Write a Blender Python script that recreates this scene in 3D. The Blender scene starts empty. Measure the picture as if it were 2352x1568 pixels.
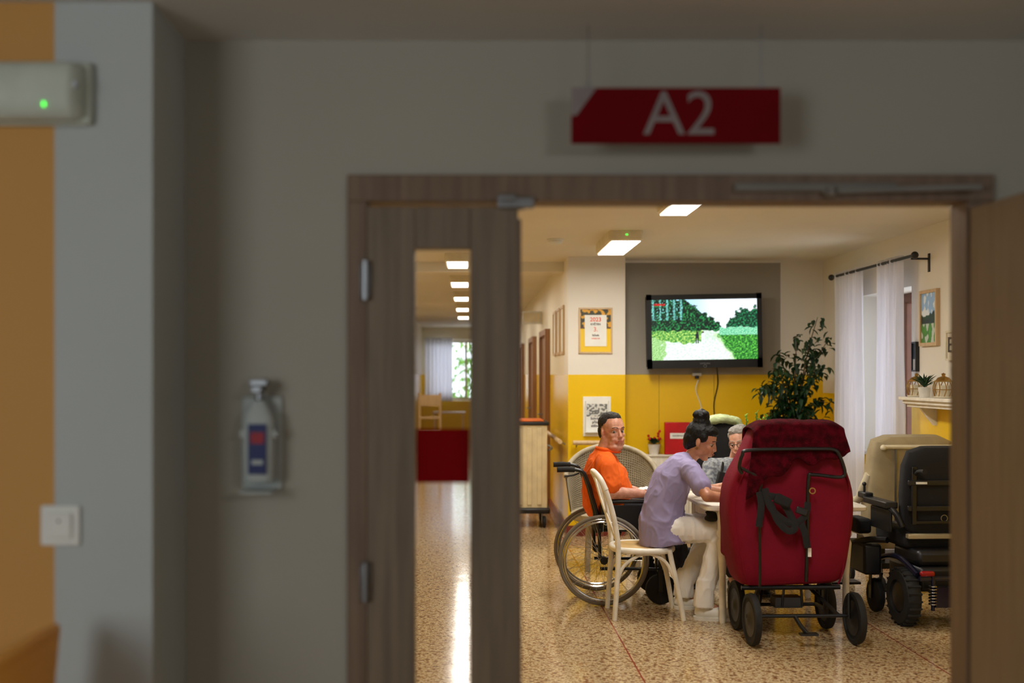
import bpy, bmesh, math, random
from mathutils import Vector, Matrix, Euler, noise
random.seed(7)
ZOOM=None
scene=bpy.context.scene; C=scene.collection; PI=math.pi
F=2600.; VX=1080.; VY=860.; H=1.55
def at(x,y,D): return Vector(((x-VX)*D/F, D, H-(y-VY)*D/F))
V=lambda *a: Vector(a)
R=math.radians
AX={'X':Matrix.Rotation(PI/2,4,'Y'),'Y':Matrix.Rotation(-PI/2,4,'X'),'Z':Matrix.Identity(4)}
T=Matrix.Translation
# ------------------------------------------------------------------ materials
def S(c,k=1.0):
    o=[]
    for v in c[:3]:
        v=max(0,min(255,v))/255.; v=v/12.92 if v<=.04045 else ((v+.055)/1.055)**2.4
        o.append(max(0,v*k))
    return (o[0],o[1],o[2],1)
def newmat(name):
    m=bpy.data.materials.new(name); m.use_nodes=True; nt=m.node_tree; nt.nodes.clear()
    out=nt.nodes.new('ShaderNodeOutputMaterial'); b=nt.nodes.new('ShaderNodeBsdfPrincipled')
    nt.links.new(b.outputs[0],out.inputs[0]); return m,nt,b,out
def mixc(nt,fac,a,b):
    n=nt.nodes.new('ShaderNodeMix'); n.data_type='RGBA'
    for i,v in ((0,fac),(6,a),(7,b)):
        if isinstance(v,(tuple,float,int)): n.inputs[i].default_value=v
        else: nt.links.new(v,n.inputs[i])
    return n.outputs[2]
def noi(nt,scale,detail=3,stretch=None,coord='Object'):
    tc=nt.nodes.new('ShaderNodeTexCoord'); mp=nt.nodes.new('ShaderNodeMapping')
    nt.links.new(tc.outputs[coord],mp.inputs[0])
    if stretch: mp.inputs['Scale'].default_value=stretch
    n=nt.nodes.new('ShaderNodeTexNoise'); n.inputs['Scale'].default_value=scale; n.inputs['Detail'].default_value=detail
    nt.links.new(mp.outputs[0],n.inputs[0]); return n.outputs[0]
def ramp(nt,fac,stops,const=False):
    r=nt.nodes.new('ShaderNodeValToRGB'); cr_=r.color_ramp
    if const: cr_.interpolation='CONSTANT'
    while len(cr_.elements)<len(stops): cr_.elements.new(.5)
    for e,(p,c) in zip(cr_.elements,stops): e.position=p; e.color=c
    nt.links.new(fac,r.inputs[0]); return r.outputs[0]
def bumpit(nt,b,h,strength,dist=.01):
    n=nt.nodes.new('ShaderNodeBump'); n.inputs['Strength'].default_value=strength; n.inputs['Distance'].default_value=dist
    nt.links.new(h,n.inputs['Height']); nt.links.new(n.outputs[0],b.inputs['Normal'])
def pm(name,c,rough=.5,metal=0,var=.07,scale=9,bump=0,bscale=80,em=0,c2=None,stretch=None,sheen=0,coat=0,sss=0,spec=.5):
    m,nt,b,out=newmat(name)
    n=noi(nt,scale,3,stretch)
    a=S(c,1-var*1.6); d=S(c2) if c2 else S(c,1+var*1.6)
    f=ramp(nt,n,[(.35,(0,0,0,1)),(.65,(1,1,1,1))])
    col=mixc(nt,f,a,d); nt.links.new(col,b.inputs['Base Color'])
    b.inputs['Roughness'].default_value=rough; b.inputs['Metallic'].default_value=metal
    b.inputs['Specular IOR Level'].default_value=spec
    if sheen: b.inputs['Sheen Weight'].default_value=sheen
    if coat: b.inputs['Coat Weight'].default_value=coat
    if sss: b.inputs['Subsurface Weight'].default_value=sss; b.inputs['Subsurface Radius'].default_value=(.02,.008,.004); b.inputs['Subsurface Scale'].default_value=.3
    if em: nt.links.new(col,b.inputs['Emission Color']); b.inputs['Emission Strength'].default_value=em
    if bump: bumpit(nt,b,noi(nt,bscale,4,stretch),bump)
    return m
def zones(name,base,zs,rough=.6,bump=.05,var=.04):
    """paint zones on a wall"""
    m,nt,b,out=newmat(name)
    g=nt.nodes.new('ShaderNodeNewGeometry'); sp=nt.nodes.new('ShaderNodeSeparateXYZ'); nt.links.new(g.outputs['Position'],sp.inputs[0])
    n=noi(nt,1.6,4); col=mixc(nt,n,S(base,1-var*2),S(base,1+var))
    def cmp(axis,lo,hi):
        a=nt.nodes.new('ShaderNodeMath'); a.operation='COMPARE'; nt.links.new(sp.outputs[axis],a.inputs[0])
        a.inputs[1].default_value=(lo+hi)/2; a.inputs[2].default_value=(hi-lo)/2; return a.outputs[0]
    def mul(p,q):
        a=nt.nodes.new('ShaderNodeMath'); a.operation='MULTIPLY'; nt.links.new(p,a.inputs[0]); nt.links.new(q,a.inputs[1]); return a.outputs[0]
    b.inputs['Roughness'].default_value=rough
    rv=None
    for z,c,rr in zs:
        k=mul(cmp(0,z[0],z[1]),cmp(2,z[2],z[3]))
        if len(z)>4: k=mul(k,cmp(1,z[4],z[5]))
        col=mixc(nt,k,col,S(c))
        mx=nt.nodes.new('ShaderNodeMix'); nt.links.new(k,mx.inputs[0])
        if rv is None: mx.inputs[2].default_value=rough
        else: nt.links.new(rv,mx.inputs[2])
        mx.inputs[3].default_value=rr; rv=mx.outputs[0]
    if rv is not None: nt.links.new(rv,b.inputs['Roughness'])
    nt.links.new(col,b.inputs['Base Color'])
    if bump: bumpit(nt,b,noi(nt,120,3),bump)
    return m
def woodmat(name,c1,c2,rough=.45,axis='z'):
    m,nt,b,out=newmat(name)
    st={'z':(30,30,1.6),'x':(1.6,30,30),'y':(30,1.6,30)}[axis]
    n=noi(nt,1.5,6,st)
    col=mixc(nt,ramp(nt,n,[(.3,(0,0,0,1)),(.7,(1,1,1,1))]),S(c1),S(c2))
    nt.links.new(col,b.inputs['Base Color']); b.inputs['Roughness'].default_value=rough
    bumpit(nt,b,n,.08); return m
M={}
def mk(k,*a,**kw): M[k]=pm(k,*a,**kw)
mk('ceiling_paint',(224,217,200),.7,var=.02,scale=1)
mk('front_ceiling',(206,206,204),.8,var=.02,scale=1)
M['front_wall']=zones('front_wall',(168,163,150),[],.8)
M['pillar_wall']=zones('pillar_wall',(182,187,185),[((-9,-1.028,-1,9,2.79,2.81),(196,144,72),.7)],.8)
YEL=(238,196,14)
M['tv_wall']=zones('tv_wall',(228,222,210),[((1.53,3.07,1.55,2.655),(158,151,139),.7),((-9,9,-1,1.55),(236,192,8),.3),
   ((1.866,1.871,0,1.55),(150,118,5),.3),((2.41,2.415,0,1.55),(150,118,5),.3),((-9,9,1.548,1.556),(170,150,90),.4)],.6)
M['pier_wall']=zones('pier_wall',(230,224,212),[((-9,9,-1,1.55),YEL,.25)],.6)
M['hall_wall']=zones('hall_wall',(232,222,196),[((-9,9,-1,1.55),(238,196,40),.25)],.5)
M['window_wall']=zones('window_wall',(228,222,210),[((3.4,3.4905,-1,1.37),YEL,.35)],.6)
mk('base_red',(120,48,34),.4)
m,nt,b,out=newmat('terrazzo_floor'); M['floor']=m
n1=noi(nt,40,3); n2=noi(nt,84,2)
tc=nt.nodes.new('ShaderNodeTexCoord'); vo=nt.nodes.new('ShaderNodeTexVoronoi'); vo.inputs['Scale'].default_value=50; nt.links.new(tc.outputs['Object'],vo.inputs[0])
c1=ramp(nt,n1,[(0,S((210,190,150))),(.43,S((188,160,120))),(.49,S((152,114,78))),(.58,S((126,86,58)))],True)
c2=ramp(nt,n2,[(0,S((214,196,158))),(.46,S((194,170,130))),(.54,S((158,124,88)))],True)
sepv=nt.nodes.new('ShaderNodeSeparateColor'); nt.links.new(vo.outputs['Color'],sepv.inputs[0])
fx=ramp(nt,sepv.outputs[0],[(0,(0,0,0,1)),(.5,(1,1,1,1))],True)
col=mixc(nt,fx,c1,c2)
g=nt.nodes.new('ShaderNodeNewGeometry'); sp=nt.nodes.new('ShaderNodeSeparateXYZ'); nt.links.new(g.outputs['Position'],sp.inputs[0])
for X in (-.72,.88,2.48):
    a=nt.nodes.new('ShaderNodeMath'); a.operation='COMPARE'; nt.links.new(sp.outputs[0],a.inputs[0]); a.inputs[1].default_value=X; a.inputs[2].default_value=.004
    col=mixc(nt,a.outputs[0],col,S((150,40,25)))
nt.links.new(col,b.inputs['Base Color']); b.inputs['Roughness'].default_value=.13; b.inputs['Specular IOR Level'].default_value=.6
bumpit(nt,b,noi(nt,5,2),.06,.02)
M['door_wood']=woodmat('door_wood',(104,88,70),(132,114,92),.55)
M['frame_wood']=woodmat('frame_wood',(104,82,64),(128,104,82),.55)
M['leaf_wood']=woodmat('leaf_wood',(126,106,84),(148,126,102),.55)
M['brown_door']=woodmat('brown_door',(132,92,60),(154,110,76),.45)
M['pine']=woodmat('pine',(236,158,44),(250,180,66),.5,'y')
M['light_wood']=woodmat('light_wood',(190,160,118),(210,180,138),.45)
mk('chrome',(200,200,200),.22,1,var=.03); mk('steel',(150,152,155),.35,1,var=.04); mk('dull_steel',(120,116,108),.55,.3,var=.04)
mk('white_plastic',(222,222,216),.5,var=.02,spec=.3); mk('dull_plastic',(178,184,180),.6,var=.02,spec=.25); mk('grey_plastic',(192,198,186),.55,var=.04,spec=.3)
mk('black_plastic',(20,20,22),.4,var=.1); mk('black_metal',(14,14,16),.35,var=.1); mk('black_fabric',(20,20,22),.85,bump=.3,bscale=250)
mk('rubber',(18,18,18),.75,bump=.2); mk('grey_rubber',(124,116,104),.75)
mk('sign_red',(106,4,12),.8,var=.03,spec=.1); mk('sign_white',(138,128,126),.8,spec=.1)
mk('blue_label',(32,44,96),.6); mk('red_label',(150,34,44),.6)
mk('white_paint',(236,230,216),.4,var=.05,scale=14); mk('cane',(206,170,110),.7,bump=.5,bscale=200)
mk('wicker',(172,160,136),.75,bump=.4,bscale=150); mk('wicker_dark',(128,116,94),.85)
mk('skin_man',(200,138,112),.5,var=.08,scale=30,sss=.08,c2=(214,156,130)); mk('skin_woman',(186,126,96),.45,var=.06,scale=20,sss=.08,c2=(200,142,112))
mk('skin_old',(212,160,136),.5,var=.08,scale=30,sss=.08)
mk('lips_man',(176,108,94),.5); mk('lips_woman',(150,70,64),.4)
mk('eye_white',(180,160,146),.3); mk('iris',(30,22,18),.15)
mk('hair_dark',(34,27,22),.65,bump=.6,bscale=120,stretch=(1,6,1)); mk('brow_soft',(84,56,44),.7); mk('hair_black',(8,7,8),.5,bump=.4,bscale=90,stretch=(1,6,1),spec=.3); mk('hair_grey',(156,152,146),.6,bump=.9,bscale=90)
mk('orange_cotton',(246,104,10),.8,var=.05,bump=.15,bscale=400); mk('lilac_cotton',(152,142,182),.8,var=.04,bump=.15,bscale=400)
mk('white_cotton',(246,242,236),.8,var=.02,bump=.2,bscale=300); mk('dark_trousers',(44,44,50),.85)
mk('floral',(172,178,178),.8,c2=(96,100,112),scale=40); mk('white_leather',(240,238,232),.45)
mk('crimson',(116,4,32),.7,var=.06,scale=4,bump=.2,bscale=120,spec=.2); mk('towel_red',(70,3,15),.95,var=.3,scale=25,bump=1,bscale=160,spec=.1)
mk('beige_vinyl',(166,152,120),.5,var=.1,scale=5,bump=.1); mk('cream_plastic',(222,212,184),.4,var=.05)
mk('leaf_green',(44,88,40),.4,var=.3,scale=12,c2=(22,54,28)); mk('bright_leaf',(110,160,50),.45,var=.2); mk('bark',(96,74,52),.8); mk('clay',(150,84,52),.7)
mk('white_ceramic',(225,222,215),.3); mk('brass',(178,140,74),.35,.9); mk('blue_metal',(10,15,44),.3,.4,coat=.5); mk('reflector',(150,14,18),.25)
mk('lamp_white',(255,248,236),.5,var=0,em=7); mk('green_led',(60,255,60),.4,var=0,em=3)
mk('cart_cream',(214,200,162),.45,var=.05); mk('orange_plastic',(226,110,30),.4); mk('lime_fleece',(196,212,160),.9,bump=.6)
mk('paper',(236,236,230),.7,var=.02); mk('ink_dark',(50,45,45),.7); mk('ink_orange',(226,88,50),.7); mk('red_box',(190,16,22),.4); mk('red_petal',(196,20,20),.6)
mk('curtain_rod',(20,18,18),.4); mk('cream_glaze',(214,204,180),.4); mk('window_brown',(104,60,38),.45)
m,nt,b,out=newmat('pane_glass'); M['glass']=m; nt.nodes.remove(b)
tr=nt.nodes.new('ShaderNodeBsdfTransparent'); gl=nt.nodes.new('ShaderNodeBsdfGlossy'); gl.inputs['Roughness'].default_value=.02; mx=nt.nodes.new('ShaderNodeMixShader'); mx.inputs[0].default_value=.05
nt.links.new(tr.outputs[0],mx.inputs[1]); nt.links.new(gl.outputs[0],mx.inputs[2]); nt.links.new(mx.outputs[0],out.inputs[0])
def transl(name,c1,c2,k,scale=40,stretch=(1,1,.05)):
    m,nt,b,out=newmat(name); M[name]=m
    nn=noi(nt,scale,2,stretch); col=mixc(nt,nn,S(c1),S(c2)); nt.links.new(col,b.inputs['Base Color']); b.inputs['Roughness'].default_value=.8; b.inputs['Specular IOR Level'].default_value=.2
    tl=nt.nodes.new('ShaderNodeBsdfTranslucent'); nt.links.new(col,tl.inputs[0]); mx=nt.nodes.new('ShaderNodeMixShader'); mx.inputs[0].default_value=k
    nt.links.new(b.outputs[0],mx.inputs[1]); nt.links.new(tl.outputs[0],mx.inputs[2]); nt.links.new(mx.outputs[0],out.inputs[0])
transl('sheer',(236,236,244),(252,252,255),.55); transl('red_film',(150,4,14),(164,6,16),.6)
def vcmat(name,em):
    m,nt,b,out=newmat(name); a=nt.nodes.new('ShaderNodeAttribute'); a.attribute_name='Col'
    if em: b.inputs['Base Color'].default_value=(.01,.01,.01,1); nt.links.new(a.outputs[0],b.inputs['Emission Color']); b.inputs['Emission Strength'].default_value=em; b.inputs['Roughness'].default_value=.3
    else: nt.links.new(a.outputs[0],b.inputs['Base Color']); b.inputs['Roughness'].default_value=.5
    return m
M['screen']=vcmat('screen',1.25); M['print']=vcmat('print',0)
# ------------------------------------------------------------------ mesh helpers
def wm(o):
    m=Matrix.LocRotScale(o.location,o.rotation_euler,None)
    return wm(o.parent)@m if o.parent else m
def cr(pts,k=6,closed=False):
    pts=[Vector(p) for p in pts]; n=len(pts); out=[]
    rng=range(n if closed else n-1)
    for i in rng:
        g=(lambda j: pts[j%n]) if closed else (lambda j: pts[max(0,min(n-1,j))])
        p0,p1,p2,p3=g(i-1),g(i),g(i+1),g(i+2)
        for t in range(k):
            t=t/k; out.append(.5*((2*p1)+(-p0+p2)*t+(2*p0-5*p1+4*p2-p3)*t*t+(-p0+3*p1-3*p2+p3)*t**3))
    if not closed: out.append(pts[-1])
    return out
class B:
    def __init__(s): s.bm=bmesh.new()
    def box(s,c,size,rot=None,M_=None):
        m=Matrix.LocRotScale(Vector(c),Euler(rot) if rot else None,Vector(size))
        bmesh.ops.create_cube(s.bm,size=1,matrix=(M_@m if M_ else m)); return s
    def ell(s,c,r,rot=None,M_=None,u=20,v=14):
        if not hasattr(r,'__len__'): r=(r,r,r)
        m=Matrix.LocRotScale(Vector(c),Euler(rot) if rot else None,Vector(r))
        bmesh.ops.create_uvsphere(s.bm,u_segments=u,v_segments=v,radius=1,matrix=(M_@m if M_ else m)); return s
    def rings(s,rs,closed=False,cap=True):
        vs=[[s.bm.verts.new(p) for p in r] for r in rs]; n=len(vs[0]); k=len(vs)
        for i in range(k if closed else k-1):
            a,b=vs[i],vs[(i+1)%k]
            for j in range(n): s.bm.faces.new((a[j],a[(j+1)%n],b[(j+1)%n],b[j]))
        if cap and not closed:
            s.bm.faces.new(vs[0][::-1]); s.bm.faces.new(vs[-1])
        return s
    def tube(s,pts,r,n=8,closed=False,flat=1.0):
        pts=[Vector(p) for p in pts]; k=len(pts); rs=[]; up=None
        for i,p in enumerate(pts):
            if closed: t=(pts[(i+1)%k]-pts[i-1])
            else: t=pts[min(i+1,k-1)]-pts[max(i-1,0)]
            t.normalize()
            if up is None:
                up=Vector((0,0,1)) if abs(t.z)<.9 else Vector((1,0,0))
            up=(up-t*up.dot(t)); up.normalize(); sd=t.cross(up)
            rr=r[i] if hasattr(r,'__len__') else r
            rs.append([p+up*rr*math.cos(2*PI*j/n)+sd*rr*flat*math.sin(2*PI*j/n) for j in range(n)])
        return s.rings(rs,closed)
    def cyl(s,a,b,r1,r2=None,n=16): return s.tube([a,b],[r1,r1 if r2 is None else r2],n)
    def lathe(s,prof,M_=None,n=24):
        rs=[]
        for r,z in prof:
            ring=[Vector((max(r,1e-4)*math.cos(2*PI*j/n),max(r,1e-4)*math.sin(2*PI*j/n),z)) for j in range(n)]
            rs.append([M_@p if M_ else p for p in ring])
        return s.rings(rs)
    def torus(s,c,R_,r,axis='Y',n=48,m=8):
        A=(T(Vector(c))@AX[axis]) if isinstance(axis,str) else (T(Vector(c))@axis)
        return s.tube([A@Vector((R_*math.cos(2*PI*i/n),R_*math.sin(2*PI*i/n),0)) for i in range(n)],r,m,True)
    def prism(s,poly,h,M_=None):
        M_=M_ or Matrix.Identity(4)
        return s.rings([[M_@Vector((x,y,z)) for x,y in poly] for z in (0,h)])
    def loft(s,secs,lat=(0,1,0),n=28,p=2.0):
        lat=Vector(lat).normalized(); k=len(secs); rs=[]
        for i,(c,a,b_) in enumerate(secs):
            t=Vector(secs[min(i+1,k-1)][0])-Vector(secs[max(i-1,0)][0]); t.normalize()
            l=(lat-t*lat.dot(t)).normalized(); d=t.cross(l); ring=[]
            for j in range(n):
                an=2*PI*j/n; cx,sx=math.cos(an),math.sin(an)
                cx=math.copysign(abs(cx)**(2/p),cx); sx=math.copysign(abs(sx)**(2/p),sx)
                ring.append(Vector(c)+l*a*cx+d*b_*sx)
            rs.append(ring)
        return s.rings(rs)
    def rc(s,p1,r1,p2,r2,M_=None):
        p1,p2=Vector(p1),Vector(p2)
        if M_: k=M_.to_scale()[0]; p1=M_@p1; p2=M_@p2; r1*=k; r2*=k
        s.ell(p1,r1,u=14,v=10); s.ell(p2,r2,u=14,v=10); s.tube([p1,p2],[r1*.995,r2*.995],14); return s
    def grid(s,fn,nu,nv):
        vs=[[s.bm.verts.new(fn(i/nu,j/nv)) for j in range(nv+1)] for i in range(nu+1)]
        for i in range(nu):
            for j in range(nv): s.bm.faces.new((vs[i][j],vs[i+1][j],vs[i+1][j+1],vs[i][j+1]))
        return s
    def leaf(s,p,d,L,W,up=Vector((0,0,1))):
        d=d.normalized(); sd=d.cross(up)
        if sd.length<.05: sd=Vector((1,0,0))
        sd.normalize(); nn=sd.cross(d); f=s.bm.verts.new
        a=f(p); t=f(p+d*L-nn*L*.15); m1=f(p+d*L*.45); l1=f(p+d*L*.3+sd*W*.5+nn*W*.25); l2=f(p+d*L*.68+sd*W*.38+nn*W*.15)
        r1=f(p+d*L*.3-sd*W*.5+nn*W*.25); r2=f(p+d*L*.68-sd*W*.38+nn*W*.15)
        for q in ((a,l1,m1),(l1,l2,m1),(l2,t,m1),(a,m1,r1),(r1,m1,r2),(r2,m1,t)): s.bm.faces.new(q)
        return s
    def obj(s,name,mat,parent=None,world=False,smooth=True,bevel=0,angle=40,seg=2,solid=0):
        me=bpy.data.meshes.new(name); bmesh.ops.recalc_face_normals(s.bm,faces=s.bm.faces); s.bm.to_mesh(me); s.bm.free()
        if world and parent: me.transform(wm(parent).inverted())
        me.materials.append(M[mat] if isinstance(mat,str) else mat)
        if smooth:
            me.polygons.foreach_set('use_smooth',[True]*len(me.polygons)); me.set_sharp_from_angle(angle=R(angle))
        o=bpy.data.objects.new(name,me); C.objects.link(o)
        if parent: o.parent=parent
        if solid: q=o.modifiers.new('solid','SOLIDIFY'); q.thickness=solid
        if bevel: q=o.modifiers.new('bevel','BEVEL'); q.width=bevel; q.segments=seg; q.limit_method='ANGLE'; q.angle_limit=R(40)
        return o
def bake(o,disp=None):
    bpy.context.view_layer.update()
    dg=bpy.context.evaluated_depsgraph_get(); me=bpy.data.meshes.new_from_object(o.evaluated_get(dg)); o.modifiers.clear(); o.data=me
    if disp:
        ns=[v.normal.copy() for v in me.vertices]; W=wm(o)
        for v,n in zip(me.vertices,ns): v.co+=n*disp(W@v.co)
    me.polygons.foreach_set('use_smooth',[True]*len(me.polygons)); me.update(); return o
def flesh(b,name,mat,parent,voxel=.006,sm=4,disp=None,world=True):
    o=b.obj(name,mat,parent,world)
    r=o.modifiers.new('r','REMESH'); r.mode='VOXEL'; r.voxel_size=voxel; r.use_smooth_shade=True
    q=o.modifiers.new('s','SMOOTH'); q.iterations=sm; q.factor=.5
    return bake(o,disp)
def folds(amp,fx,fy,fz):
    def f(c):
        w=noise.noise(c*5)*.6
        n=noise.noise(Vector((c.x*fx+w,c.y*fy,c.z*fz+w))); n2=noise.noise(Vector((c.x*fx*2.3+5,c.y*fy*2.3,c.z*fz*2.3+w)))
        r1=max(0,1-abs(n)*3.2); r2=max(0,1-abs(n2)*3.2)
        return amp*(r1*r1+.45*r2*r2-.45)
    return f
def thing(name,label,cat,loc=(0,0,0),rz=0,group=None):
    o=bpy.data.objects.new(name,None); C.objects.link(o); o.empty_display_size=.1
    o.location=loc; o.rotation_euler=(0,0,rz); return tag(o,label,cat,group)
def tag(o,label,cat,group=None):
    o['label']=label; o['category']=cat
    if group: o['group']=group
    return o
def st(o): o['kind']='structure'; return o
FACE=Matrix.Rotation(PI/2,4,'X')
FACEL=Matrix.Rotation(-PI/2,4,'Z')@FACE
def text(name,s_,size,M_,mat,parent=None,bold=0,ext=.0006):
    cu=bpy.data.curves.new('t','FONT'); cu.body=s_; cu.size=size; cu.align_x='CENTER'; cu.align_y='CENTER'; cu.extrude=ext; cu.offset=bold
    o=bpy.data.objects.new('t',cu); C.objects.link(o); bpy.context.view_layer.update()
    me=bpy.data.meshes.new_from_object(o.evaluated_get(bpy.context.evaluated_depsgraph_get())); bpy.data.objects.remove(o)
    me.transform(M_); me.materials.clear(); me.materials.append(M[mat]); me.name=name
    o=bpy.data.objects.new(name,me); C.objects.link(o); o.parent=parent; return o
def painted(name,w,h,nu,nv,fn,M_,mat,parent=None):
    bm=bmesh.new(); vs=[]
    for j in range(nv+1):
        for i in range(nu+1): vs.append(bm.verts.new(M_@Vector(((i/nu-.5)*w,(.5-j/nv)*h,0))))
    for j in range(nv):
        for i in range(nu):
            a=j*(nu+1)+i; bm.faces.new((vs[a+nu+1],vs[a+nu+2],vs[a+1],vs[a]))
    me=bpy.data.meshes.new(name); bm.to_mesh(me); bm.free()
    at_=me.color_attributes.new('Col','FLOAT_COLOR','POINT')
    for j in range(nv+1):
        for i in range(nu+1): at_.data[j*(nu+1)+i].color=S(fn(i/nu,j/nv))
    me.materials.append(M[mat]); o=bpy.data.objects.new(name,me); C.objects.link(o); o.parent=parent; return o
# ------------------------------------------------------------------ SETTING
def sbox(name,x0,x1,y0,y1,z0,z1,mat,parent=None,bevel=0):
    o=B().box(((x0+x1)/2,(y0+y1)/2,(z0+z1)/2),(x1-x0,y1-y0,z1-z0)).obj(name,mat,parent,bevel=bevel)
    if not parent: st(o)
    return o
ZC=2.68; FC=2.47
sbox('floor',-3.2,4.2,-3.2,27.4,-.1,0,'floor')
sbox('ceiling_hallway',-3.2,3.2,-3.2,3.12,FC,FC+.1,'front_ceiling')
sbox('ceiling',-1.3,4.0,3.2,27.4,ZC,ZC+.1,'ceiling_paint')
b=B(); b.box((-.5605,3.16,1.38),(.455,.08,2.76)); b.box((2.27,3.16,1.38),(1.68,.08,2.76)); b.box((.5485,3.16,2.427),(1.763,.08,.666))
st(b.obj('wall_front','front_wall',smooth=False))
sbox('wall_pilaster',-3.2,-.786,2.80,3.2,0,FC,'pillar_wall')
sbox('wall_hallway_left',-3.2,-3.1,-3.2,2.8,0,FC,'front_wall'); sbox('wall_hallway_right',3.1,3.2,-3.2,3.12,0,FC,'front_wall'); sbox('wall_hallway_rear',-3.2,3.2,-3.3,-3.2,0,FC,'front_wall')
sbox('wall_left',-1.3,-1.15,3.2,27.2,0,ZC,'hall_wall')
sbox('wall_back',1.49,3.49,11.2,11.35,0,ZC,'tv_wall')
sbox('wall_pier',.94,1.49,10.88,11.35,0,ZC,'pier_wall')
sbox('wall_corridor',.94,1.1,11.35,27.2,0,ZC,'hall_wall')
b=B(); b.box((-1.1,27.1,1.34),(.1,.2,2.68)); b.box((.8,27.1,1.34),(.5,.2,2.68)); b.box((-.25,27.1,.465),(1.6,.2,.93)); b.box((-.25,27.1,2.53),(1.6,.2,.3)); st(b.obj('wall_far','hall_wall',smooth=False))
b=B(); b.box((3.69,6.075,1.34),(.4,5.75,2.68)); b.box((3.69,10.775,1.34),(.4,1.15,2.68)); b.box((3.69,9.575,.425),(.4,1.25,.85)); b.box((3.69,9.575,2.465),(.4,1.25,.43)); st(b.obj('wall_right','window_wall',smooth=False))
w=st(B().box((3.80,9.0,1.55),(.06,.08,1.4)).box((3.80,10.15,1.55),(.06,.08,1.4)).box((3.80,9.575,.89),(.06,1.07,.08)).box((3.80,9.575,2.21),(.06,1.07,.08)).box((3.80,9.86,1.55),(.06,.16,1.24)).obj('window_1','window_brown',bevel=.005))
B().box((3.80,9.575,1.55),(.006,1.1,1.3)).obj('pane','glass',w)
B().box((3.62,9.575,.865),(.3,1.24,.03)).obj('window_sill','white_paint',w,bevel=.005)
w=st(B().box((-.98,27.05,1.655),(.07,.06,1.45)).box((.48,27.05,1.655),(.07,.06,1.45)).box((-.25,27.05,.97),(1.39,.06,.07)).box((-.25,27.05,2.34),(1.39,.06,.07)).box((-.1,27.05,1.655),(.06,.06,1.3)).obj('window_2','white_paint'))
B().box((-.25,27.05,1.655),(1.5,.006,1.4)).obj('pane','glass',w)
sbox('baseboard_corridor',.925,.94,10.895,27,0,.1,'base_red'); sbox('baseboard_pier',.925,1.49,10.865,10.88,0,.1,'base_red'); sbox('baseboard_back',1.49,3.47,11.185,11.2,0,.1,'base_red')
sbox('baseboard_left',-1.15,-1.135,3.28,27,0,.1,'base_red'); sbox('baseboard_right',3.475,3.49,3.28,11.18,0,.1,'base_red')
sbox('trim_1',-1.15,.94,11.35,11.6,2.58,ZC,'ceiling_paint')
for i,(y0,y1) in enumerate(((13.3,14.5),(16.0,17.2),(19.6,20.8))):
    d=st(B().box((.925,(y0+y1)/2,1.02),(.02,y1-y0-.14,2.04)).obj('door_%d'%(i+3),'brown_door',bevel=.003))
    B().box((.91,y0+.035,1.01),(.06,.07,2.02)).box((.91,y1-.035,1.01),(.06,.07,2.02)).box((.91,(y0+y1)/2,2.055),(.06,y1-y0,.07)).obj('door_frame','brown_door',d)
    B().cyl((.915,y1-.2,1.05),(.86,y1-.2,1.05),.01).cyl((.86,y1-.2,1.05),(.86,y1-.32,1.05),.009).obj('door_handle','steel',d)
# portal frame
b=B(); b.box((-.31,3.155,1.0125),(.054,.11,2.025)); b.box((1.3975,3.155,1.0125),(.075,.11,2.025)); b.box((.549,3.155,2.0615),(1.772,.11,.073))
st(b.obj('trim_2','frame_wood',bevel=.003))
YD=3.125
d1=B(); d1.box((-.217,YD,1.01),(.132,.05,2.0)); d1.box((.0655,YD,1.01),(.131,.05,2.0)); d1.box((-.0755,YD,1.9525),(.151,.05,.115)); d1.box((-.0755,YD,.1),(.151,.05,.19))
d1=st(d1.obj('door_1','door_wood',bevel=.003))
B().box((-.0755,YD,1.05),(.151,.008,1.75)).obj('glass_panel','glass',d1)
B().box((-.0755,YD-.008,1.327),(.146,.002,.148)).obj('safety_strip','red_film',d1)
for z in (1.807,.985):
    B().cyl((-.286,3.085,z-.055),(-.286,3.085,z+.055),.011).box((-.286,3.095,z),(.03,.012,.09)).obj('hinge','steel',d1,bevel=.002)
B().box((.125,3.09,2.018),(.1,.02,.03)).box((.10,3.085,2.03),(.05,.03,.018)).cyl((.14,3.095,2.0),(.14,3.095,2.03),.012).obj('bolt_plate','steel',d1,bevel=.004)
B().box((.134,YD-.022,1.0),(.012,.012,1.95)).obj('rebate_strip','frame_wood',d1)
d2=st(B().box((0,-.5,1.005),(.045,1.0,2.0)).obj('door_2','leaf_wood',bevel=.004)); d2.location=(1.386,3.09,0); d2.rotation_euler=(0,0,R(3))
B().cyl((-.03,-.9,1.05),(-.07,-.9,1.05),.012).cyl((-.07,-.9,1.05),(-.07,-.78,1.05),.01).box((-.026,-.9,1.0),(.008,.05,.22)).obj('door_handle','steel',d2)
o=thing('door_closer','silver door closer rail and arm along the top of the brown frame','door closer',(.0,0,0))
B().box((.94,3.088,2.06),(.44,.026,.024)).obj('slide_rail','dull_steel',o,bevel=.003)
B().box((1.17,3.065,2.052),(.42,.012,.016),(0,R(-1),R(-4))).cyl((.98,3.07,2.035),(.98,3.07,2.06),.014).obj('arm','dull_steel',o,bevel=.002)
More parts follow.
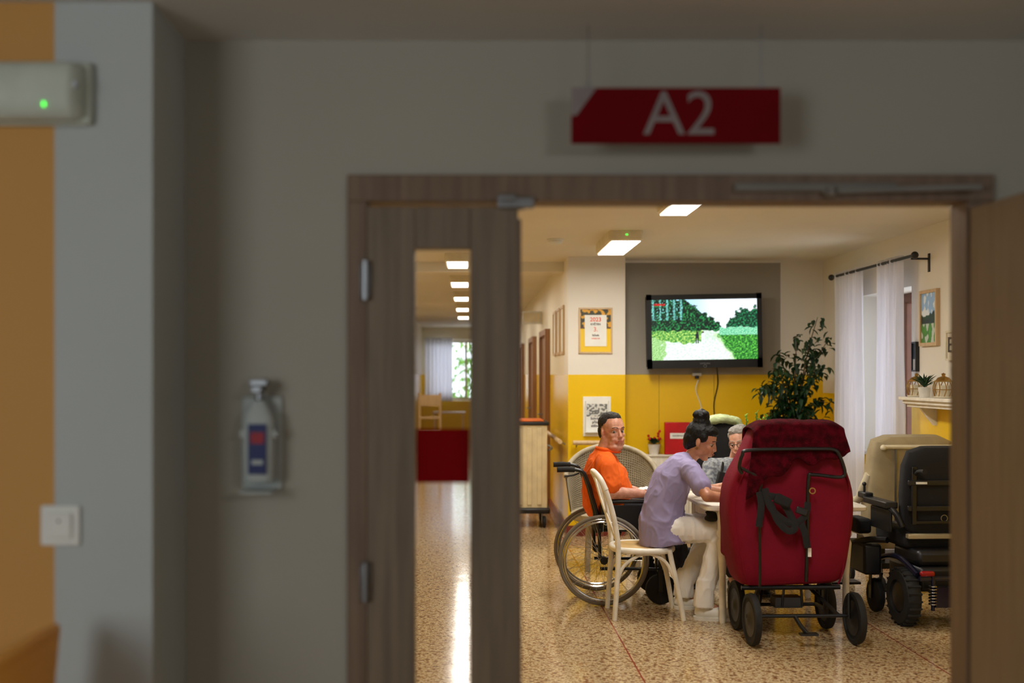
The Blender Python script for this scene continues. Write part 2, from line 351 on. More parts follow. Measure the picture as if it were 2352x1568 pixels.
# emergency light on pilaster
o=thing('emergency_light','long grey emergency light box with glowing green indicator on orange wall edge','emergency light',(-1.08,2.802,2.24))
B().box((-.02,-.015,0),(.34,.03,.155)).obj('back_plate','grey_plastic',o,bevel=.012,seg=3)
def elf(u,v):
    x=-.18+.32*u; a=PI*v; k=min(1,(1-abs(u-.5)*2)*6)**.5; k=max(k,.1)
    return Vector((x,-.03-.055*math.sin(a)**.6*k,.072*math.cos(a)*(.75+.25*k)))
B().grid(elf,40,20).obj('diffuser_cover','grey_plastic',o,solid=.002)
B().ell((.055,-.082,-.04),(.003,.003,.006)).obj('indicator_lamp','green_led',o)
B().cyl((.125,-.075,0.01),(.125,-.05,0.01),.008).obj('screw_cap','steel',o)
o=thing('light_switch','white square wall switch on edge between orange and white paint','switch',(-1.011,2.801,1.178))
B().box((0,-.006,0),(.098,.012,.1)).obj('cover_frame','white_plastic',o,bevel=.005)
B().box((0,-.014,0),(.062,.012,.064),(R(3),0,0)).obj('rocker','white_plastic',o,bevel=.004)
B().box((0,-.021,.012),(.006,.002,.006)).obj('marker','ink_dark',o)
o=thing('soap_dispenser','white wall sanitiser dispenser with blue and red label left of the door','dispenser',(-.571,3.121,1.36))
B().box((0,-.008,0),(.112,.016,.26)).obj('wall_bracket','dull_plastic',o,bevel=.01)
B().loft([((0,-.05,-.1),.038,.03),((0,-.05,-.09),.042,.034),((0,-.05,.07),.042,.034),((0,-.05,.095),.03,.026),((0,-.05,.12),.016,.016)],(1,0,0),p=3).obj('bottle','dull_plastic',o)
B().box((0,-.086,-.01),(.05,.003,.135)).obj('label_panel','blue_label',o,bevel=.001)
B().box((0,-.0885,.02),(.036,.002,.03)).obj('label_stripe','red_label',o); B().box((0,-.0885,-.045),(.03,.002,.012)).obj('label_stripe','dull_plastic',o)
B().cyl((0,-.05,.12),(0,-.05,.145),.012).box((0,-.07,.15),(.03,.07,.02)).box((0,-.055,.168),(.05,.03,.02)).obj('pump','steel',o,bevel=.004)
B().box((0,-.055,-.125),(.09,.11,.008)).obj('drip_tray','dull_plastic',o,bevel=.003); B().box((0,-.04,.03),(.1,.06,.02)).obj('bottle_clip','dull_plastic',o,bevel=.003)
o=thing('hanging_sign','red hanging sign with white letters A2 above the doorway','sign',at(1552,266,2.98))
B().box((0,0,0),(.55,.006,.147)).obj('sign_board','sign_red',o,bevel=.001)
B().prism([(-.2755,.074),(-.2755,0.0),(-.262,0.0),(-.208,.074)],.002,T((0,-.004,0))@FACE).obj('white_corner','sign_white',o)
text('lettering','A2',.165,T((.01,-.004,0))@FACE,'sign_white',o,bold=0)
for x in (-.23,.225):
    B().cyl((x,0,.07),(x,0,.252),.0015,n=6).torus((x,0,.078),.009,.0015,'Y',16,6).cyl((x,0,.245),(x,0,.26),.008).obj('hanging_wire','steel',o)
o=thing('wooden_chair','golden pine chair with solid panel back at bottom left corner','chair',(-1.2,2.44,0))
B().loft([((.16,0,.42),.24,.012),((.2,0,.7),.24,.012),((.225,0,.95),.235,.012),((.23,0,.965),.22,.01)],(0,1,0),p=6).obj('backrest','pine',o)
B().box((-.02,0,.43),(.42,.46,.03)).obj('seat','pine',o,bevel=.01)
for sx,sy in ((-.19,-.2),(-.19,.2),(.17,-.2),(.17,.2)): B().cyl((sx,sy,.42),(sx*1.05,sy*1.05,0),.02,.015).obj('leg','pine',o)
# ------------------------------------------------------------------ CEILING LIGHTS
def fixture(x0,x1,y0,y1,label,power,led=False,group=None,zb=2.60,col=(1,.96,.88)):
    cx,cy=(x0+x1)/2,(y0+y1)/2; w,l=x1-x0,y1-y0
    o=thing('ceiling_light',label,'ceiling light',(cx,cy,ZC),0,group)
    B().loft([((0,0,zb-ZC),w/2-.012,l/2-.012),((0,0,zb-ZC+.012),w/2,l/2),((0,0,0),w/2,l/2)],(1,0,0),n=40,p=12).obj('housing','cream_plastic',o)
    B().box((0,0,zb-ZC-.004),(w-.05,l-.06,.008)).obj('diffuser','lamp_white',o)
    if led: B().box((0,-l/2-.002,-.035),(.016,.004,.01)).obj('indicator_lamp','green_led',o)
    ld=bpy.data.lights.new('lamp','AREA'); ld.shape='RECTANGLE'; ld.size=w-.05; ld.size_y=l-.06; ld.energy=power; ld.color=col
    lo=bpy.data.objects.new('lamp',ld); C.objects.link(lo); lo.parent=o; lo.location=(0,0,zb-ZC-.012)
fixture(1.09,1.36,8.85,9.9,'box ceiling light with green indicator hanging nearer the television',34,True)
fixture(1.27,1.50,6.75,7.75,'ceiling light panel just below the door head, nearest the camera',28,zb=2.64)
fixture(1.15,1.42,4.3,5.3,'added ceiling light behind the doorway wall, unseen above the lintel, brightening the group from the front',34)  # unseen fixture, added to throw frontal light on the seated group
CG='row of corridor ceiling lights'
for i,y in enumerate((10.5,12.9,15.4,18.0,20.6)):
    fixture(-.24,.0,y,y+.65,['first','second','third','fourth','fifth'][i]+' corridor ceiling light seen through the narrow door glass, counted from nearest',14,group=CG)
o=tag(B().lathe([(0,0),(.045,0),(.06,.015),(.06,.03),(.07,.032),(.07,.04),(0,.04)],T((.71,9.45,ZC-.04))).obj('smoke_detector','white_plastic'),'small round white smoke detector on ceiling','smoke detector')
# ------------------------------------------------------------------ TV
tvc=at(1617.5,760,11.0)
o=thing('television','black flat screen television showing green park path, mounted on grey wall','television',tvc)
W_,H_=1.12,.725
B().loft([((0,.035,-.35),W_/2-.03,.02),((0,.035,-.34),W_/2,.03),((0,.035,.34),W_/2,.03),((0,.035,.35),W_/2-.02,.02)],(1,0,0),p=14,n=48).box((0,-.002,H_/2-.03),(W_,.025,.05)).box((0,-.002,-H_/2+.05),(W_,.025,.09)).box((-W_/2+.025,-.002,0),(.05,.025,H_)).box((W_/2-.025,-.002,0),(.05,.025,H_)).obj('casing','black_plastic',o,bevel=.006)
def park(u,v):
    n=noise.noise(Vector((u*22,v*14,1))); n2=noise.noise(Vector((u*60,v*40,3))); n3=noise.noise(Vector((u*110,v*80,9)))
    def mix(a,b,t):
        t=max(0,min(1,t)); t=t*t*(3-2*t); return tuple(a[i]*(1-t)+b[i]*t for i in range(3))
    c=mix((170,226,250),(240,248,255),(u-.25)*2.5)
    gnd=.5+.03*n
    if v>gnd-.03:
        c=mix((240,252,244),(196,230,204),n2+.3+.4*(1-min(1,abs(v-.6)*6)))
        e=.62+.10*math.sin(u*5)+.04*n
        if u<.48 and v<e: c=mix((40,130,50),(186,224,112),.5+n2+.4*n3)
        if v>e and u<.12+.06*n: c=mix((110,180,90),(200,235,170),.5+n3)
        r_=.60+.42*(v-.56)
        if u>r_+.03*n and v>.57: c=mix((10,84,34),(110,215,74),.42+n2+.6*n3)
        if abs(u-r_-.03*n)<.02 and v>.57: c=mix(c,(190,230,160),.5)
    tl_=0.0 if u<.3 else (u-.3)*1.25
    if u<.66 and v<gnd+.02 and v>tl_+.09*n+.03*n3-.02:
        c=mix((0,22,20),(34,150,76),n2*1.5+.5*n+.24+.6*n3)
        if u<.3 and v<.34 and (math.sin(u*95)>.65 or n2>.3) and n3>-.1: c=(120,205,200)
    te=.5-.34*max(0,min(1,(u-.70)/.16))**.6+.09*n+.03*n3
    if u>.7 and te<v<gnd+.05: c=mix((0,30,26),(36,150,90),n2+.36+.5*n3)
    if u>.64 and .47+.03*n<v<.60: c=mix((60,180,130),(180,238,200),.5+n3*1.5)
    for fu,k in ((.43,0),(.485,1)):
        if abs(u-fu)<(.016 if v>.57 else .010) and .53<v<.73:
            if not(v>.65 and abs(u-fu)<.004): c=(30,34,44) if not k else (225,228,235)
            if v<.56: c=(60,40,34)
    if .02<u<.13 and .06<v<.10 and n3>-.2: c=(210,20,30)
    return c
painted('picture',1.025,.585,260,150,park,T((0,-.016,.015))@FACE,'screen',o)
text('lettering','SAMSUNG',.022,T((0,-.017,-.315))@FACE,'steel',o)
B().torus((0,-.015,-.34),.014,.002,'Y',24,6).obj('power_ring','steel',o)
B().box((0,.12,0),(.4,.16,.3)).obj('wall_bracket','black_metal',o)
o.rotation_euler=(0,R(-1.0),0)
p=[at(1604,872,11.16),at(1598,895,11.17),at(1608,925,11.195),at(1614,950,11.195),at(1622,965,11.195)]
tag(B().tube(cr(p,6),.005,6).obj('power_cable','white_plastic'),'thin white cable dangling below the television','cable')
tag(B().tube(cr([at(1646,838,11.12),at(1649,880,11.19),at(1640,925,11.195),at(1642,965,11.195)],6),.006,6).obj('power_cable','black_plastic'),'black cable hanging down the yellow wall below the television','cable')
o=thing('wall_socket','small white cable box on wall just under the television','socket',at(1600,860,11.176)); B().box((0,0,0),(.09,.05,.03)).obj('socket_box','white_plastic',o,bevel=.004); B().box((0,-.015,-.025),(.035,.04,.03)).obj('plug','black_plastic',o,bevel=.003)
o=thing('framed_calendar','framed sunflower date sheet reading 2023 on pier wall','picture',at(1368,759,10.872))
pw,ph=.325,.44
B().box((0,0,ph/2-.008),(pw,.02,.016)).box((0,0,-ph/2+.008),(pw,.02,.016)).box((-pw/2+.008,0,0),(.016,.02,ph-.032)).box((pw/2-.008,0,0),(.016,.02,ph-.032)).obj('frame','light_wood',o)
def sunf(u,v):
    n=noise.noise(Vector((u*9,v*13,2))); n2=noise.noise(Vector((u*40,v*50,5)))
    if v<.42: return (225,165,20) if n>.08 else ((60,32,14) if n2>0 else (44,66,28))
    return (240,200,24) if v>.46 else (90,50,20)
painted('background_print',pw-.02,ph-.02,60,80,sunf,T((0,.004,0))@FACE,'print',o)
B().box((.0,-.001,.0),(.21,.002,.30)).obj('date_sheet','paper',o)
for s_,sz,z,mt,bd in (('2023',.055,.105,'ink_orange',.001),('KVĚTEN',.026,.06,'ink_dark',.0008),('3.',.06,.01,'ink_orange',0),('Středa',.026,-.045,'ink_dark',.0005),('svátek má',.02,-.075,'ink_orange',.0003)):
    text('lettering',s_,sz,T((0,-.003,z))@FACE,mt,o,bold=bd)
o=thing('wall_notice','white notice sheet with flower picture and holder on yellow pier','notice',at(1371,956,10.874))
B().box((0,0,0),(.265,.012,.38)).obj('backing_board','paper',o,bevel=.002)
painted('flower_picture',.2,.12,30,20,lambda u,v:(215,215,210) if noise.noise(Vector((u*8,v*6,4)))>0 else (110,112,108),T((0,-.008,.06))@FACE,'print',o)
for s_,z in (('Schránka',-.02),('přání a',-.055),('stížností',-.09)): text('lettering',s_,.034,T((0,-.008,z))@FACE,'ink_dark',o,bold=.0006)
B().box((-.11,-.02,0),(.008,.04,.3)).box((.11,-.02,0),(.008,.04,.3)).box((0,-.03,-.15),(.23,.05,.008)).obj('holder','white_plastic',o)
for i,y in enumerate((11.45,11.95,12.45)):
    o=thing('picture_frame',['wooden framed picture nearest the pier on the corridor wall','middle one of three wooden frames on the corridor wall','farthest of three wooden frames on the corridor wall'][i],'picture',(.93,y,2.0),0,'three frames on the corridor wall')
    B().box((0,-.18,0),(.02,.025,.435)).box((0,.18,0),(.02,.025,.435)).box((0,0,.23),(.02,.385,.025)).box((0,0,-.23),(.02,.385,.025)).obj('frame','light_wood',o)
    B().box((.005,0,0),(.006,.34,.45)).obj('print','paper',o)
o=thing('exit_sign','small white box sign sticking out high on corridor wall','sign',(.812,14.9,2.3)); B().box((0,0,0),(.26,.05,.17)).obj('box','white_plastic',o,bevel=.006); B().box((0,-.027,0),(.22,.004,.12)).obj('face_panel','cream_plastic',o)
def rail(name,pts,lab,brs):
    o=thing(name,lab,'handrail',(0,0,0)); B().tube(pts,.022,12).obj('rail','light_wood',o)
    for p,q in brs: B().cyl(p,q,.008).obj('bracket','steel',o)
rail('handrail',[(.87,10.95,.9),(.87,13.1,.9)],'light wooden handrail on the corridor wall beside the trolley',[((.87,11.2,.9),(.94,11.2,.86)),((.87,12.8,.9),(.94,12.8,.86))])
rail('handrail',[(.98,10.8,.9),(1.42,10.8,.9)],'short light wooden handrail across the front of the yellow pier',[((1.02,10.8,.9),(1.02,10.88,.86)),((1.38,10.8,.9),(1.38,10.88,.86))])
o=thing('radiator','white panel radiator below the television behind the wicker chair','radiator',(2.0,11.1,0))
b=B(); b.box((0,0,.45),(1.1,.06,.6))
for i in range(22): b.box((-.525+i*.05,-.035,.45),(.022,.02,.56))
b.obj('panel','white_paint',o,bevel=.004); B().box((0,.0,.76),(1.1,.1,.015)).obj('top_grille','white_paint',o)
for x in (-.4,.4): B().cyl((x,.02,.16),(x,.02,0),.012).obj('leg','white_paint',o)
o=thing('red_board','red box file with white label standing on the radiator','box',(2.10,11.10,.926))
B().box((0,0,0),(.39,.05,.315)).obj('board','red_box',o,bevel=.006); B().box((-.06,-.027,.025),(.17,.003,.055)).obj('label_strip','paper',o)
text('lettering','INFORMACE',.022,T((-.06,-.03,.025))@FACE,'ink_dark',o)
o=thing('potted_flower','small pot with red flowers on white radiator','plant',(1.80,11.10,.768)); B().lathe([(0,0),(.045,0),(.06,.09),(.065,.1),(.055,.1),(0,.09)]).obj('pot','white_ceramic',o)
b=B()
for i in range(40):
    a=random.uniform(0,6.28); b.leaf(V(0,0,.1),V(math.cos(a),math.sin(a),random.uniform(.3,1.6)),random.uniform(.06,.1),.03)
b.obj('foliage','leaf_green',o); b=B()
for i in range(9):
    a=random.uniform(0,6.28); b.ell((math.cos(a)*.06,math.sin(a)*.05,.14+random.uniform(0,.1)),.014,u=8,v=6)
b.obj('blossoms','red_petal',o)
# ------------------------------------------------------------------ TROLLEY
o=thing('linen_trolley','cream linen trolley with orange topped lid on black castors in corridor','trolley',(.50,11.75,0))
b=B(); b.box((0,0,.62),(.56,.6,.84))
for i in range(5): b.box((-.2+i*.1,-.303,.62),(.05,.012,.78))
b.obj('cabinet','cart_cream',o,bevel=.012)
B().box((0,0,.175),(.62,.66,.06)).obj('base','black_plastic',o,bevel=.02); B().box((0,0,1.055),(.6,.64,.035)).obj('top_tray','black_plastic',o,bevel=.01)
B().box((0,0,1.08),(.5,.5,.02)).obj('cloth_stack','orange_plastic',o,bevel=.008)
for sx,sy in ((-.25,-.27),(.25,-.27),(-.25,.27),(.25,.27)):
    w=B().lathe([(0,-.016),(.05,-.016),(.06,-.01),(.06,.01),(.05,.016),(0,.016)],T((sx,sy,.06))@AX['X']).obj('castor','rubber',o)
    B().box((sx-.024,sy,.09),(.004,.04,.1)).box((sx+.024,sy,.09),(.004,.04,.1)).box((sx,sy,.14),(.052,.05,.008)).obj('fork','steel',w)
B().tube(cr([(.28,-.25,.78),(.33,-.25,.8),(.33,.25,.8),(.28,.25,.78)],4),.01).obj('handle','steel',o)
o=thing('side_table','small pale table at far end of corridor below window','table',(-.45,24.2,0)); B().box((0,0,.74),(.7,.6,.03)).obj('tabletop','light_wood',o,bevel=.005)
for sx,sy in ((-.3,-.25),(.3,-.25),(-.3,.25),(.3,.25)): B().cyl((sx,sy,.73),(sx,sy,0),.025).obj('leg','light_wood',o)
o=thing('corridor_chair','wooden chair with upright back at far end of corridor','chair',(-.78,21.6,0))
B().box((0,0,.45),(.42,.42,.04)).obj('seat','light_wood',o,bevel=.01); B().box((0,.2,1.05),(.42,.03,.22)).box((0,.2,.72),(.4,.02,.05)).obj('backrest','light_wood',o,bevel=.006)
for sx,sy in ((-.18,-.18),(.18,-.18)): B().cyl((sx,sy,.45),(sx,sy,0),.02).obj('leg','light_wood',o)
for sx in (-.2,.2): B().cyl((sx,.2,1.2),(sx,.2,0),.025).obj('leg','light_wood',o)
o=thing('garden_tree','green tree outside the far corridor window','tree',(.25,33,0)); B().tube([(0,0,-2),(0,0,1.5),(.1,0,3)],[.15,.1,.05]).obj('trunk','bark',o)
b=B()
for i in range(420):
    p=V(random.gauss(0,.38),random.gauss(0,.4),1.3+random.gauss(0,.8)); b.leaf(p,V(random.uniform(-1,1),random.uniform(-1,1),random.uniform(-1,.5)),.26,.14)
b.obj('crown','bright_leaf',o)
tag(B().grid(lambda u,v:V(-1.08+.66*u,26.86+.02*math.sin(u*44),2.42-1.5*v),60,6).obj('curtain','sheer',solid=.002),'net curtain across left half of the far corridor window','curtain')
# ------------------------------------------------------------------ WINDOW DRESSING
o=thing('curtain_rod','black curtain rod with ball finials on brackets above the window','curtain rod',(3.35,9.5,2.45))
B().cyl((0,-.95,0),(0,.98,0),.012).obj('rod','curtain_rod',o)
for y in (-.97,1.0): B().ell((0,y,0),.028).ell((0,y*.975,0),.018).obj('finial','curtain_rod',o)
for y in (-.9,.9): B().tube([(0,y,-.02),(.02,y,-.02),(.14,y,-.02)],.008).box((.136,y,-.05),(.008,.03,.14)).obj('bracket','curtain_rod',o)
def curtain(y0,y1,z1,lab,ph):
    def f(u,v):
        z=2.45+.03-(2.45+.03-z1)*v; g=1-.1*math.sin(PI*min(1,v*2))+.16*v
        yc=(y0+y1)/2; y=yc+(u-.5)*(y1-y0)*g
        x=3.36+(.020+.018*v)*math.sin(u*2*PI*7+ph+.6*math.sin(v*4))+.008*math.sin(u*31+v*5)
        return Vector((x,y,z))
    return tag(B().grid(f,110,40).obj('curtain','sheer',solid=.002),lab,'curtain')
curtain(9.74,10.38,.06,'sheer white curtain on far side of window beside the potted tree',0); curtain(8.83,9.32,.06,'sheer white curtain on near side of window above the beige recliner',1.5)
def frame_r(y0,y1,z0,z1,lab,fn,fmat='light_wood',t=.035):
    o=thing('picture_frame',lab,'picture',(3.475,(y0+y1)/2,(z0+z1)/2)); w,h=(y1-y0),(z1-z0)
    B().box((0,-w/2,0),(.03,t,h+t)).box((0,w/2,0),(.03,t,h+t)).box((0,0,h/2),(.03,w-t,t)).box((0,0,-h/2),(.03,w-t,t)).obj('frame',fmat,o)
    painted('print',w,h,40,50,fn,T((-.004,0,0))@FACEL,'print',o); return o
def land(u,v):
    n=noise.noise(Vector((u*6,v*6,7)))
    if v<.42+.12*n: return (150,190,235) if n<.1 else (225,235,245)
    if v<.62: return (20,60+40*n,40)
    return (70,130+40*n,50) if n>-.1 else (190,200,190)
frame_r(8.42,8.72,1.78,2.18,'light wood framed landscape picture right of the window',land,t=.025)
frame_r(8.80,8.88,1.58,1.80,'small dark framed card above the white shelf',lambda u,v:(60,70,80) if v<.6 else (200,200,200),'black_plastic',.012)
o=frame_r(8.02,8.24,1.66,1.86,'pale framed letter card at edge of the door opening',lambda u,v:(225,215,195),'cream_glaze',.015)
text('lettering','E',.16,T((-.01,.05,0))@FACEL,'ink_dark',o)
o=thing('wall_shelf','white wall shelf holding wire lanterns and small plant','shelf',(3.49,8.18,1.37))
B().box((-.11,0,.0),(.22,.94,.025)).box((-.1,0,-.025),(.19,.9,.03)).box((-.09,0,-.05),(.16,.86,.03)).obj('board','white_paint',o,bevel=.005)
for y in (-.3,.3): B().prism([(0,0),(-.13,0),(-.02,-.14),(0,-.14)],.03,T((0,y+.015,-.06))@FACE).obj('corbel','white_paint',o)
def lantern(loc,lab):
    o=thing('wire_lantern',lab,'lantern',loc,0,'lanterns on the shelf')
    B().lathe([(.06,0),(.066,.004),(.066,.012),(0,.012)]).obj('base','cream_glaze',o)
    b=B()
    for i in range(10):
        a=2*PI*i/10; b.tube(cr([(.06*math.cos(a),.06*math.sin(a),.01),(.07*math.cos(a+.2),.07*math.sin(a+.2),.07),(.06*math.cos(a),.06*math.sin(a),.12)],4),.0035,5)
    b.torus((0,0,.12),.06,.005,'Z',24,6).torus((0,0,.06),.07,.003,'Z',24,6).obj('cage','brass',o)
    B().lathe([(0,.125),(.055,.125),(.04,.145),(.012,.155),(.012,.165),(.016,.172),(0,.18)]).obj('lid','brass',o)
    B().lathe([(0,.012),(.045,.012),(.045,.09),(0,.09)]).obj('candle_glass','cream_plastic',o)
lantern((3.36,8.52,1.383),'cream wire lantern at the window end of the white shelf'); lantern((3.37,8.06,1.383),'cream wire lantern right of the small plant on the white shelf')
o=thing('shelf_plant','tiny green plant in white pot between lanterns on shelf','plant',(3.33,8.30,1.383)); B().lathe([(0,0),(.035,0),(.045,.07),(.04,.075),(0,.065)]).obj('pot','white_ceramic',o)
b=B()
for i in range(60):
    a=random.uniform(0,6.28); b.leaf(V(0,0,.07),V(math.cos(a)*.6,math.sin(a)*.6,random.uniform(.4,1.8)),random.uniform(.05,.13),.016)
b.obj('foliage','leaf_green',o)
# ficus
o=thing('potted_tree','tall leafy weeping fig in clay pot in the corner beside the curtain','potted plant',(3.0,10.6,0))
B().lathe([(0,0),(.13,0),(.18,.3),(.19,.33),(.17,.33),(0,.3)]).obj('pot','clay',o)
ends=[(1878,728),(1830,775),(1902,780),(1790,812),(1765,880),(1745,890),(1800,930),(1885,845),(1850,890),(1905,925),(1765,965),(1830,985),(1890,985),(1825,850),(1870,800),(1780,850),(1860,950),(1815,1000),(1750,1000)]
bt=B(); bl=B(); base=V(3.0,10.6,.3); crown=V(3.03,10.6,1.05)
bt.tube([base,V(3.02,10.62,.7),crown],[.022,.018,.014])
for (px,py) in ends:
    e=at(px,py,10.5+random.uniform(-.2,.25)); mid=crown.lerp(e,.55)+V(0,0,.1)
    pts=cr([crown,mid,e],10); bt.tube(pts,[.008*(1-i/len(pts))+.002 for i in range(len(pts))],5)
    for i,p in enumerate(pts[5:]):
        for k in range(3 if e.z<1.95 else 2):
            q=p+V(random.gauss(0,.035),random.gauss(0,.035),random.gauss(0,.03))
            bl.leaf(q,V(random.uniform(-1,1),random.uniform(-1,1),random.uniform(-1.2,.1)),random.uniform(.06,.11),.04)
bt.obj('trunk','bark',o,world=True); bl.obj('foliage','leaf_green',o,world=True)
# ------------------------------------------------------------------ TABLE
o=thing('dining_table','white painted dining table with turned legs where the group sits','table',(1.96,7.465,0))
B().loft([((0,0,.707),.5,.485),((0,0,.712),.506,.49),((0,0,.73),.506,.49),((0,0,.735),.5,.485)],(1,0,0),p=16,n=60).obj('tabletop','white_paint',o)
B().box((0,-.4,.655),(.76,.02,.1)).box((0,.4,.655),(.76,.02,.1)).box((-.39,0,.655),(.02,.78,.1)).box((.39,0,.655),(.02,.78,.1)).obj('apron','white_paint',o)
prof=[(.0,0),(.018,0),(.024,.03),(.018,.06),(.022,.08),(.02,.3),(.03,.45),(.034,.5),(.022,.53),(.036,.55),(.036,.57),(.03,.58),(.03,.706),(0,.706)]
for sx in (-.385,.385):
    for sy in (-.4,.4): B().lathe(prof,T((sx,sy,0))).obj('leg','white_paint',o)
o=thing('branch_vase','vase of budding branches with red and yellow ornaments on white table','vase',(1.93,7.72,.735))
B().lathe([(0,0),(.04,0),(.055,.06),(.04,.13),(.03,.16),(.038,.18),(.03,.18),(0,.02)]).obj('vase','white_ceramic',o)
bb=B(); bd=B(); be=B()
for px,py in ((1694,1050),(1712,955),(1728,985),(1738,950),(1722,1030),(1745,965),(1760,955)):
    e=at(px,py,7.7+random.uniform(-.12,.12))-Vector(o.location); pts=cr([V(0,0,.16),e*.5+V(0,0,.12),e],6); bb.tube(pts,.0022,5)
    for p in pts[4:]:
        bd.ell(p+V(random.gauss(0,.006),0,0),(.006,.006,.011),u=8,v=6)
        bd.leaf(p,V(random.uniform(-1,1),random.uniform(-1,1),.8),.035,.012)
for px,py in ((1704,1056),(1716,1030),(1694,1066),(1724,1005)): be.ell(at(px,py,7.66)-Vector(o.location),(.013,.013,.018),u=12,v=8)
bb.obj('branches','bark',o); bd.obj('buds','bright_leaf',o); be.obj('ornaments','red_petal',o)
# ------------------------------------------------------------------ WICKER CHAIR
o=thing('wicker_chair','pale wicker tub chair behind the man in orange','chair',(1.14,9.1,0),R(-5))
def wk(u,v):
    a=PI*u; r=.33; h=.44+.52*v*(.55+.45*math.sin(a))
    k=1+.12*v
    return Vector((r*k*math.cos(a),.02+r*.9*k*math.sin(a),h))
ob=B().grid(wk,56,26).obj('back_shell','wicker',o); q=ob.modifiers.new('w','WIREFRAME'); q.thickness=.011; q.use_replace=True
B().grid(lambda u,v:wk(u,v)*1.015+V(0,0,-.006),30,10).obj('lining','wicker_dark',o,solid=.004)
B().tube([wk(i/30,1) for i in range(31)],.02,10).obj('rim','wicker',o); B().lathe([(0,.38),(.3,.38),(.33,.4),(.33,.44),(.3,.46),(0,.46)]).obj('seat','wicker',o)
for a in (45,135,225,315): B().cyl((.26*math.cos(R(a)),.26*math.sin(R(a)),.38),(.28*math.cos(R(a)),.28*math.sin(R(a)),0),.02).obj('leg','wicker',o)
# ------------------------------------------------------------------ MANUAL WHEELCHAIR (faces +X)
o=thing('wheelchair','black wheelchair with large spoked wheels carrying the man in orange','wheelchair',(.90,7.86,0),R(-1))
for s_ in (-1,1):
    y=.265*s_
    w=B().torus((0,y,.305),.292,.013,'Y',64,10).obj('wheel','grey_rubber',o)
    B().torus((0,y,.305),.276,.008,'Y',64,8).obj('rim','chrome',w); B().torus((0,y+.035*s_,.305),.262,.008,'Y',64,8).obj('hand_rim','chrome',w)
    b=B()
    for i in range(28):
        a=2*PI*i/28; a2=a+(.35 if i%2 else -.35)
        b.cyl((.028*math.cos(a2),y+(.018 if i%4<2 else -.018),.305+.028*math.sin(a2)),(.275*math.cos(a),y,.305+.275*math.sin(a)),.0013,n=4)
    b.obj('spokes','chrome',w); B().cyl((0,y-.03,.305),(0,y+.03,.305),.026).cyl((0,y-.02*s_,.305),(0,y+.04*s_,.305),.016).obj('hub','black_metal',w)
    y=.215*s_
    b=B(); b.tube(cr([(-.02,y,.3),(-.03,y,.55),(-.07,y,.72),(-.12,y,.87),(-.17,y,.905),(-.29,y,.91)],5),.012,10)
    b.tube(cr([(-.03,y,.5),(.38,y,.5),(.43,y,.47),(.47,y,.3),(.55,y,.12)],5),.012,10); b.tube([(-.02,y,.24),(.38,y,.24),(.42,y,.48)],.012,10); b.tube([(.36,y,.24),(.36,y,.5)],.01); b.obj('side_frame','black_metal',o)
    B().tube([(-.19,y,.908),(-.24,y,.91),(-.31,y,.908)],[.017,.019,.018],12).obj('push_handle','rubber',o)
    B().tube(cr([(-.16,y,.885),(-.2,y,.87),(-.26,y,.862)],4),.006).obj('brake_lever','black_metal',o)
    pnl=B().box((.15,y+.012*s_,.59),(.32,.006,.16)).obj('side_panel','black_plastic',o,bevel=.03)
    B().torus((.02,y+.017*s_,.555),.018,.003,'Y',20,6).obj('round_mark','paper',pnl); B().box((.13,y+.017*s_,.52),(.075,.002,.03)).obj('name_tag','paper',pnl)
    B().box((.16,y,.695),(.34,.05,.028)).obj('armrest','black_plastic',o,bevel=.012,seg=3)
    for xx in (-.01,.32): B().tube([(xx,y,.5),(xx,y,.69)],.009).obj('armrest_post','black_metal',o)
    c=B().lathe([(0,-.018),(.07,-.018),(.1,-.014),(.105,0),(.1,.014),(.07,.018),(0,.018)],T((.39,y,.105))@AX['Y']).obj('castor_wheel','rubber',o)
    B().box((.385,y-.028,.16),(.03,.005,.14)).box((.385,y+.028,.16),(.03,.005,.14)).box((.385,y,.232),(.04,.06,.012)).cyl((.385,y,.23),(.385,y,.3),.014).obj('castor_fork','black_metal',c)
    B().box((.6,y*.6,.1),(.16,.15,.012),(0,R(-15),0)).obj('footplate','black_plastic',o,bevel=.004)
B().loft([((-.035,0,.48),.205,.012),((-.045,0,.6),.205,.014),((-.085,0,.78),.205,.016),((-.12,0,.88),.2,.012)],(0,1,0),p=6).obj('backrest','black_fabric',o)
B().box((.18,0,.505),(.42,.41,.04)).obj('seat','black_fabric',o,bevel=.015); B().tube([(.1,-.2,.22),(.12,.2,.49)],.01).tube([(.1,.2,.22),(.12,-.2,.49)],.01).cyl((0,-.25,.305),(0,.25,.305),.01).obj('cross_brace','black_metal',o)
# ------------------------------------------------------------------ BENTWOOD CHAIR (faces +X)
o=thing('dining_chair','white bentwood cross back chair with cane seat under woman in lilac','chair',(1.11,7.33,0))
for s_ in (-1,1):
    y=.19*s_
    B().tube(cr([(-.20,y,0),(-.185,y*.97,.2),(-.175,y*.95,.45),(-.205,y*.98,.65),(-.255,y*.98,.82)],6),[.016]*3+[.017]*22,10).obj('leg','white_paint',o)
    B().tube(cr([(.235,y*1.05,0),(.20,y,.2),(.165,y*.93,.36),(.15,y*.9,.44)],6),.0165,10).obj('leg','white_paint',o)
    B().tube(cr([(-.18,y*.96,.24),(-.14,y*.95,.34),(-.05,y*.93,.405),(0,y*.92,.415),(.05,y*.93,.41),(.13,y*.93,.36),(.19,y*.97,.24)],6),.0105,8).obj('curved_brace','white_paint',o)
B().tube(cr([(-.255,-.186,.82),(-.285,-.17,.885),(-.305,-.1,.915),(-.31,0,.92),(-.305,.1,.915),(-.285,.17,.885),(-.255,.186,.82)],6),.019,10).obj('top_rail','white_paint',o)
